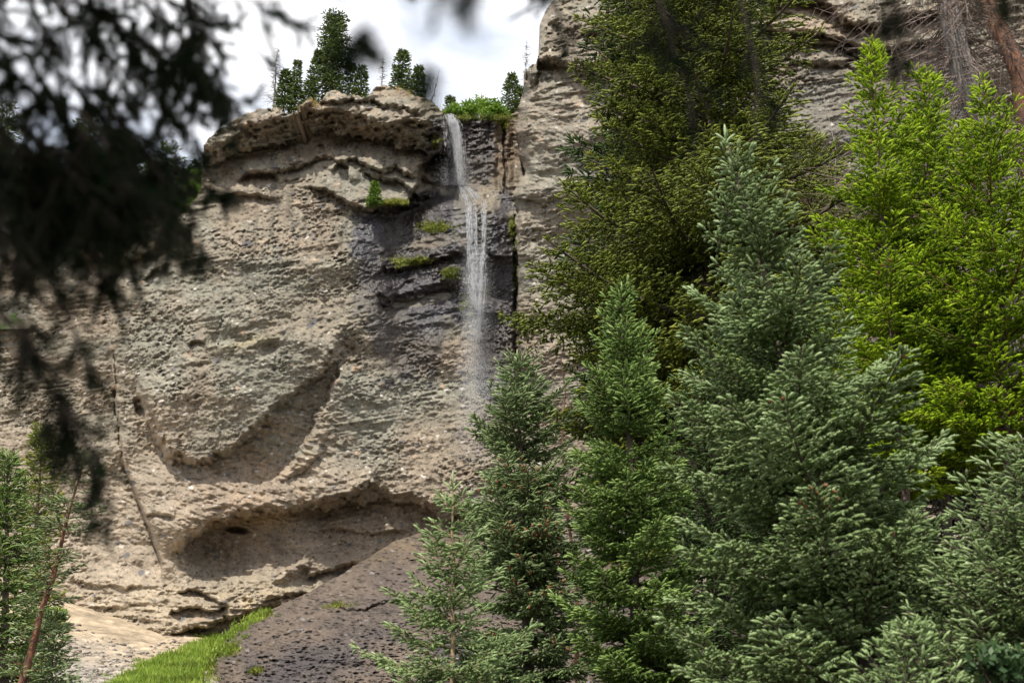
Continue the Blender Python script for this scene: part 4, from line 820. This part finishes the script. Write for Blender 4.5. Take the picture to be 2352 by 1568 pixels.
def scree(name, label, pts2, sz, col, seed, kind='stuff'):
    rs = np.random.default_rng(seed); P = onground(pts2[:, 0], pts2[:, 1]); n = len(P)
    o6 = np.array([[1, 0, 0], [0, 1, 0], [-1, 0, 0], [0, -1, 0], [0, 0, 1], [0, 0, -1], [.7, .7, .5], [-.7, .6, .5], [-.6, -.7, .5], [.7, -.7, .5]])
    fc = np.array([[0, 6, 9], [6, 4, 9], [6, 1, 7], [6, 7, 4], [7, 2, 8], [7, 8, 4], [8, 3, 9], [8, 9, 4], [0, 1, 6], [1, 2, 7], [2, 3, 8], [3, 0, 9], [1, 0, 5], [2, 1, 5], [3, 2, 5], [0, 3, 5]])
    V = o6[None] * (sz * rs.uniform(.35, 1, (n, 1, 1)) ** 1.6) * rs.uniform(.7, 1.3, (n, 10, 3)) * [1.2, 1, .75] + P[:, None]
    f = (fc[None] + (np.arange(n) * 10)[:, None, None]).reshape(-1, 3); t_ = np.repeat(rs.random(n), 16)
    o = mesh_np(name, V.reshape(-1, 3), f, col, None, {'tint': ('FACE', 'FLOAT', t_)}); tag(o, label, kind=kind)
M_stone2 = foliage('slab_stone', (.06, .055, .055), (.13, .115, .105), (.27, .24, .22), 0, .7, .3)
M_stone = foliage('scree_stone', (.10, .09, .08), (.26, .22, .18), (.42, .37, .31), 0, .9, .2)
a_ = np.stack([rng.uniform(90, 640, 9000), rng.uniform(1395, 1600, 9000)], -1)
dens_ = sst(1395, 1560, a_[:, 1]) * .8 + .12 + .3 * vnoise(a_[:, 0] / 25, a_[:, 1] / 12, 4)
a_ = a_[(rng.random(9000) < dens_) & (a_[:, 1] > ramp(a_[:, 0], [(p[0], p[1] + 4) for p in BASE])) & ((a_[:, 0] < 430) | (a_[:, 1] < ramp(a_[:, 0], STOP) + 6))]
scree('scree', 'loose grey and tan stones strewn over the sand at the cliff foot', a_, .28, M_stone, 8)
b_ = np.stack([rng.uniform(470, 1150, 300), rng.uniform(1300, 1600, 300)], -1); b_ = b_[(b_[:, 1] > ramp(b_[:, 0], STOP) + 10) & (rng.random(300) < sst(1380, 1540, b_[:, 1]) * .9 + .05)]
scree('slab_stones', 'scattered small stones lying on the dark wet slab', b_, .30, M_stone2, 9)
e_ = np.stack([rng.uniform(200, 660, 1500), rng.uniform(1385, 1600, 1500)], -1); e_ = e_[[inpoly(np.array([p[0] + q]), np.array([p[1] + r]), GP)[0] for p, q, r in zip(e_, rng.normal(0, 14, 1500), rng.normal(0, 11, 1500))]]
tufts('edge_grass', 'scattered tufts of grass straggling out from the grass strip', onground(e_[:, 0], e_[:, 1]), .5, M_grass, 12, 26, .08, .28)

# ================================================================== WATERFALL : falling slivers and drops
def water():
    rs = np.random.default_rng(5); P0, P1, r = [], [], []
    streams = [  # path (V coords), number of slivers, spread px, sliver length px
        ([(1034, 262), (1044, 285), (1050, 320), (1054, 360), (1056, 424)], 2300, 6, 14), ([(1028, 262), (1036, 280), (1042, 320), (1047, 360), (1050, 420)], 800, 7, 12),
        ([(1024, 265), (1026, 290), (1028, 330), (1030, 360)], 200, 3, 9), ([(1040, 265), (1055, 290), (1062, 330), (1066, 380), (1066, 424)], 500, 5, 12),
        ([(1056, 424), (1062, 436), (1072, 450), (1078, 470), (1080, 500), (1080, 560), (1082, 600)], 700, 2.2, 11), ([(1054, 424), (1058, 440), (1068, 458), (1073, 480), (1074, 530), (1076, 600)], 380, 1.8, 11),
        ([(1064, 426), (1080, 440), (1090, 455), (1094, 480), (1096, 600)], 330, 2.0, 11), ([(1070, 428), (1092, 444), (1108, 462), (1110, 490), (1110, 600)], 500, 2.0, 11),
        ([(1116, 462), (1114, 500), (1112, 600)], 220, 1.6, 11), ([(1086, 456), (1088, 520), (1090, 600)], 260, 3.5, 12), ([(1074, 604), (1078, 594), (1088, 590), (1100, 593), (1112, 588), (1116, 600)], 380, 3, 5),
        ([(1078, 595), (1078, 640), (1080, 690)], 420, 5, 12), ([(1108, 592), (1106, 640), (1102, 700), (1100, 780)], 900, 4.0, 14), ([(1094, 600), (1094, 660), (1096, 720)], 420, 7, 13),
        ([(1102, 690), (1100, 740), (1098, 800)], 420, 3.0, 13), ([(1098, 620), (1098, 700)], 250, 10, 14), ([(1096, 690), (1096, 780), (1094, 850)], 160, 8, 13)]
    y_top = lambda p: p[0][1]; DX = []
    for pts, n, spd, ln in streams:
        n = int(n * (.38 if y_top(pts) < 300 else (.36 if pts[-1][1] < 605 else .22)))
        p = np.array(pts, float); seg = np.r_[0, np.cumsum(np.hypot(*(p[1:] - p[:-1]).T))]; s = rs.random(n) * seg[-1]
        g = np.floor(rs.random(n) ** 1.4 * 14).astype(int); gp = rs.normal(0, spd * .95, 14); ph = rs.random(14) * 9; gs = rs.normal(0, 9, 14); off = gp[g] + spd * .35 * vnoise(s / 30 + ph[g], s * 0 + g, 3) + rs.normal(0, spd * .18, n); en = 1 - .5 * rs.random(14); s = s * np.where(rs.random(n) < .7, en[g], 1)
        x = np.interp(s, seg, p[:, 0]) + off; y = np.interp(s, seg, p[:, 1]) + rs.normal(0, 1, n) + (gs[g] if len(p) < 4 or pts[0][1] > 590 else 0)
        s2 = np.minimum(s + ln * rs.uniform(.4, 1.2, n), seg[-1]); x2 = np.interp(s2, seg, p[:, 0]) + off; y2 = np.interp(s2, seg, p[:, 1]) + (gs[g] if len(p) < 4 or pts[0][1] > 590 else 0) + .5
        Yc = (cliffY(x, y) * .3 + cliffY(x * 0 + x.mean(), y) * .7)
        Yc = np.minimum.reduce([Yc] + [cliffY(x, y - 22 * q) for q in range(6)]) - .5 - rs.random(n) * .5
        if y.max() < 440: Yc = np.minimum.reduce([cliffY(x, y - 14 * q * (y > 275 + 14 * q)) for q in range(10)]) - .9 - rs.random(n) * .5
        P0.append(at(x, y, Yc)); P1.append(at(x2, y2, Yc)); r.append(.014 + .026 * rs.random(n) ** 2)
        for q in range(9): DX.append(np.stack([x + rs.normal(0, spd * .5 + .8, n), y + rs.random(n) * ln, Yc], -1))
    a = np.concatenate(P0); b = np.concatenate(P1); r = np.concatenate(r)
    V, f = tubes(a, b, r, r * .35, 3); o = mesh_np('waterfall', V, f, M_water); tag(o, 'thin white waterfall dropping in two steps down the cliff', kind='structure')
    # drifting spray
    n = 52000; y = rs.uniform(0, 1, n) ** .8 * 500 + 560; c = np.interp(y, [560, 700, 850, 1060], [1092, 1091, 1090, 1086]); sg = np.interp(y, [560, 640, 760, 900, 1060], [14, 17, 17, 22, 26])
    x = c + rs.normal(0, 1, n) * sg; dn = np.interp(y, [560, 640, 720, 850, 950, 1060], [.5, 1, .9, .75, .5, .1]); k = rs.random(n) < dn; x, y = x[k], y[k]
    n2 = 5000; x = np.r_[x, 1052 + rs.normal(0, 17, n2)]; y = np.r_[y, 425 - np.abs(rs.normal(0, 34, n2))]
    P = at(x, y, np.minimum.reduce([cliffY(x, y - 24 * q) for q in range(6)]) - .8 - rs.random(len(x)) * 2.2); s = .021
    DX = np.concatenate(DX); P = np.concatenate([P, at(DX[:, 0], DX[:, 1], DX[:, 2] - .1)])
    tet = np.array([[1, 1, 1], [1, -1, -1], [-1, 1, -1], [-1, -1, 1]]) * s * .75; V = (P[:, None] + tet[None] * rs.uniform(.6, 1.25, (len(P), 1, 1)) * np.array([.8, .8, 1.5])).reshape(-1, 3)
    i = np.arange(len(P))[:, None] * 4; f = np.concatenate([i + [0, 1, 2], i + [0, 2, 3], i + [0, 3, 1], i + [1, 3, 2]])
    o = mesh_np('spray', V, f, M_water); tag(o, 'fine white spray drifting below the waterfall', kind='stuff')
water()

# ================================================================== near branches overhead (out of focus)
def near_tree():
    rs = np.random.default_rng(9); base = np.array([-3.2, -1.6, 0.0]); root = empty('overhanging_conifer', base)
    tag(root, 'dark out-of-focus conifer boughs hanging into the upper left foreground', 'conifer')
    tp = np.array([[0, 0, -.1], [.05, .05, 2], [.1, .1, 4.5], [.12, .1, 7.5], [.1, .1, 11]]); V, f = path_tube(tp, [.24, .21, .17, .11, .02], 12, .05); mesh_np('trunk', V, f, M_bark, root, smooth=True)
    SP, SD, SL, P0, P1, A, B = [], [], [], [], [], [], []
    def bough(pts, Y, tw=.20, spc=.016, r=.006, dens=1.0, hang=.5, tmin=.05):
        if isinstance(Y, (int, float)): Y = [Y] * len(pts)
        W = np.array([at(p[0], p[1], y) for p, y in zip(pts, Y)]); seg = np.r_[0, np.cumsum(np.linalg.norm(W[1:] - W[:-1], axis=1))]; tot = seg[-1]
        m = max(4, int(tot / .06)); q = np.linspace(0, tot, m); C = np.stack([np.interp(q, seg, W[:, i]) for i in range(3)], -1)
        C[1:-1] += rs.normal(0, .006, (m - 2, 3)); rr = r * (1 - .8 * q / tot); P0.append(C[:-1]); P1.append(C[1:]); A.append(rr[:-1]); B.append(rr[1:])
        n = int(tot / spc * dens); s = rs.random(n) * tot; b = np.stack([np.interp(s, q, C[:, i]) for i in range(3)], -1); T = nrm(np.stack([np.interp(np.minimum(s + .03, tot), q, C[:, i]) for i in range(3)], -1) - np.stack([np.interp(np.maximum(s - .03, 0), q, C[:, i]) for i in range(3)], -1))
        sd = nrm(rs.normal(size=(n, 3)) * [1, .7, .8]); d = nrm(T * .9 + sd * .9 + np.array([0, 0, -hang])); L = tw * (1 - .75 * s / tot) * rs.uniform(.3, 1.1, n) + tmin
        P0.append(b); P1.append(b + d * L[:, None]); A.append(np.full(n, .0022)); B.append(np.full(n, .0012))
        SP.append(b); SD.append(d); SL.append(L)
        # third order
        for rep in range(3):
            k = rs.random(n) < .75; u = rs.uniform(.2, .9, (k.sum(), 1)); b2 = b[k] + d[k] * L[k][:, None] * u; d2 = nrm(d[k] + rs.normal(0, .55, (k.sum(), 3)) + [0, 0, -hang * .5]); L2 = L[k] * rs.uniform(.3, .6, k.sum()) + .02
            P0.append(b2); P1.append(b2 + d2 * L2[:, None]); A.append(np.full(k.sum(), .0018)); B.append(np.full(k.sum(), .001)); SP.append(b2); SD.append(d2); SL.append(L2)
    Y1 = 2.0
    bough([(-260, -60), (-60, 60), (120, 150), (260, 260), (360, 380), (420, 470)], [1.6, 1.8, 2, 2, 2.05, 2.1], .10, dens=.8)
    bough([(-260, -200), (0, -60), (200, 20), (330, 90), (450, 170), (545, 235)], [1.7, 1.9, 2, 2.1, 2.1, 2.1], .09)
    bough([(100, -260), (260, -80), (380, 0), (480, 60), (590, 120)], [1.8, 2, 2.1, 2.1, 2.1], .085, spc=.03)
    bough([(330, -220), (450, -80), (560, -10), (630, 50), (700, 100)], [1.7, 1.8, 1.8, 1.8, 1.8], .06, spc=.03, dens=.9)
    bough([(200, -100), (400, 60), (440, 160), (470, 250)], 2.0, .09)
    bough([(-240, 120), (-40, 260), (60, 400), (110, 520), (120, 640)], [1.7, 1.9, 2, 2, 2], .14, hang=.7)
    bough([(-240, 250), (-60, 420), (20, 560), (60, 700), (65, 830)], [1.6, 1.8, 1.9, 2, 2], .13, hang=.8)
    bough([(60, 120), (160, 300), (200, 430), (215, 560), (225, 620)], 2.05, .14, hang=.8)
    bough([(160, 180), (280, 340), (350, 440), (385, 520), (400, 570)], 2.1, .11, hang=.8)
    bough([(260, 260), (380, 400), (440, 480), (465, 580)], 2.15, .06, hang=.8)
    bough([(60, 380), (180, 420), (300, 440), (390, 470)], 2.2, .10, hang=.9)
    bough([(60, 500), (180, 520), (280, 560), (310, 640)], 2.15, .08, hang=.9)
    bough([(60, -60), (180, 60), (280, 160), (330, 260)], 2.1, .10, hang=.5)
    bough([(160, -80), (260, 60), (330, 180), (400, 300), (410, 380)], 2.2, .08, hang=.6)
    bough([(300, 60), (400, 140), (500, 200), (560, 300)], 2.3, .05, hang=.5)
    bough([(360, 120), (430, 260), (450, 360)], 2.2, .05, hang=.6)
    bough([(-100, 420), (60, 480), (160, 520), (240, 520)], 2.1, .13, hang=.9)
    bough([(-120, 600), (10, 700), (80, 800), (130, 920), (170, 1010)], [1.8, 1.9, 1.95, 2, 2], .085, hang=.6)
    bough([(130, 900), (175, 1000), (215, 1060), (250, 1110), (268, 1185)], 2.0, .045, hang=.6)
    bough([(150, 940), (150, 1010), (152, 1070)], 2.0, .035, hang=.6)
    bough([(200, 1050), (225, 1120), (225, 1210)], 2.05, .012, hang=.6, dens=.6, tmin=.03)
    bough([(-100, 560), (60, 600), (150, 700), (190, 840), (215, 950)], 2.0, .05, hang=.5, dens=.7)
    bough([(0, -120), (90, 40), (110, 160), (60, 300)], 1.95, .07, hang=.4)
    bough([(-120, 20), (20, 120), (40, 220)], 1.95, .06, hang=.4)
    bough([(240, 640), (285, 700), (300, 760)], 2.1, .03, hang=.6, dens=.5)
    for i in range(30):
        x0, y0 = rs.uniform(-60, 330), rs.uniform(270, 480)
        if i < 4: x0, y0 = rs.uniform(300, 520), rs.uniform(-60, 60)
        a_ = rs.uniform(.5, 1.4); l_ = rs.uniform(120, 230); xe, ye_ = x0 + l_ * math.cos(a_), y0 + l_ * math.sin(a_)
        if ye_ > 640 - .25 * max(0, xe - 150) or xe > 520: continue
        bough([(x0 - 60, y0 - 50), (x0, y0), ((x0 + xe) / 2 + rs.normal(0, 10), (y0 + ye_) / 2), (xe, ye_)], rs.uniform(1.9, 2.5), rs.uniform(.06, .12), hang=rs.uniform(.3, .9))
    # nearer, very blurred wisps along the top edge
    bough([(700, -220), (800, -120), (840, 0), (830, 110)], .85, .03, spc=.02, dens=.8, r=.002, tmin=.02)
    bough([(860, -200), (900, -60), (930, 60), (990, 180)], .8, .02, spc=.03, dens=.5, r=.0015, tmin=.015)
    bough([(1000, -200), (1060, -60), (1100, 30), (1110, 90)], .8, .02, spc=.02, dens=.7, r=.002, tmin=.02)
    bough([(1180, -160), (1260, 10), (1310, 70), (1320, 150)], 1.9, .04, spc=.03, dens=.6)
    bough([(1440, -200), (1520, 0), (1560, 120), (1590, 290)], 1.9, .07, spc=.025, dens=.8)
    bough([(1620, -200), (1700, 0), (1730, 150), (1745, 330)], 2.0, .05, spc=.03, dens=.7)
    bough([(1960, -220), (2040, -40), (2070, 60), (2085, 140)], 1.9, .08, spc=.022, dens=.9)
    bough([(2150, -220), (2260, -80), (2352, 10)], 1.8, .07, spc=.02, dens=.8)
    SPc = np.concatenate(SP); SDc = np.concatenate(SD); SLc = np.concatenate(SL)
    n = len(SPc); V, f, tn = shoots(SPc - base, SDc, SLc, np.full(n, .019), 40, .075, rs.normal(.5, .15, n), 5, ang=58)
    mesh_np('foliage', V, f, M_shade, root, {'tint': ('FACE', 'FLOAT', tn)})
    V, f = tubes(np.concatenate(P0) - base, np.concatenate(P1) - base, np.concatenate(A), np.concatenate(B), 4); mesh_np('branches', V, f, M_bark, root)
    # the rest of the tree: unseen heavy boughs added above and behind the viewer to keep the hanging ones in shade
    SP, SD, SL = [], [], []; L0, L1 = [], []
    for i in range(170):
        z = rs.uniform(3.6, 10.5); az = rs.random() * 6.28; L = (4.6 - .36 * (z - 3.4)) * rs.uniform(.7, 1.05); d = np.array([math.cos(az), math.sin(az), .05])
        st = np.array([.1, .1, z]); m = int(L / .09); s = np.linspace(.15, 1, m)[:, None]; C = st + d * L * s + np.array([0, 0, -.16]) * L * s ** 2; L0.append(st[None]); L1.append(C[-1:])
        S = np.array([-d[1], d[0], 0])
        for sg in (-1, 1):
            wl = .9 * (1 - s[:, 0]) * rs.uniform(.5, 1, m) + .25
            for q in np.linspace(.1, 1, 5):
                SP.append(C + sg * S * (wl * q)[:, None] + np.array([0, 0, -.15]) * q + rs.normal(0, .03, C.shape)); SD.append(nrm(d + sg * S * .8 + rs.normal(0, .4, C.shape) + [0, 0, -.3])); SL.append(np.full(m, .22))
    SP = np.concatenate(SP) ; SD = np.concatenate(SD); SL = np.concatenate(SL)
    vx, vy, dep = proj(SP + base); k = ~((dep > .1) & (vx > -150) & (vx < 2500) & (vy > -120) & (vy < 1800)); k &= np.linalg.norm(SP + base - CAM, axis=1) > 1.0
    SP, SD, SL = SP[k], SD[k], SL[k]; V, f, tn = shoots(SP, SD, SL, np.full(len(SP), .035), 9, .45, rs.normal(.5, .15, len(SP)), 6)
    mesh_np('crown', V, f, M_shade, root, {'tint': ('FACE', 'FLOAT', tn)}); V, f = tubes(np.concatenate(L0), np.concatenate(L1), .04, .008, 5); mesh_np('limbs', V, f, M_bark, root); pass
near_tree()
# blades of grass poking in at the very bottom left
rs_ = np.random.default_rng(3); gb = []
for (x0, y0, x1, y1) in [(172, 1620, 185, 1500), (165, 1630, 150, 1520), (180, 1630, 215, 1540), (175, 1620, 198, 1560)]: gb.append((at(x0, y0, 6), at(x1, y1, 6)))
grp = empty('grass_stalks', at(172, 1700, 6)); tag(grp, 'pale thin grass stalks at the bottom edge near the left', 'grass')
V, f = tubes([a - np.array(grp.location) for a, b in gb], [b - np.array(grp.location) for a, b in gb], .006, .002, 4); mesh_np('stalks', V, f, M_pale, grp, {'tint': ('FACE', 'FLOAT', np.full(len(f), .9))})
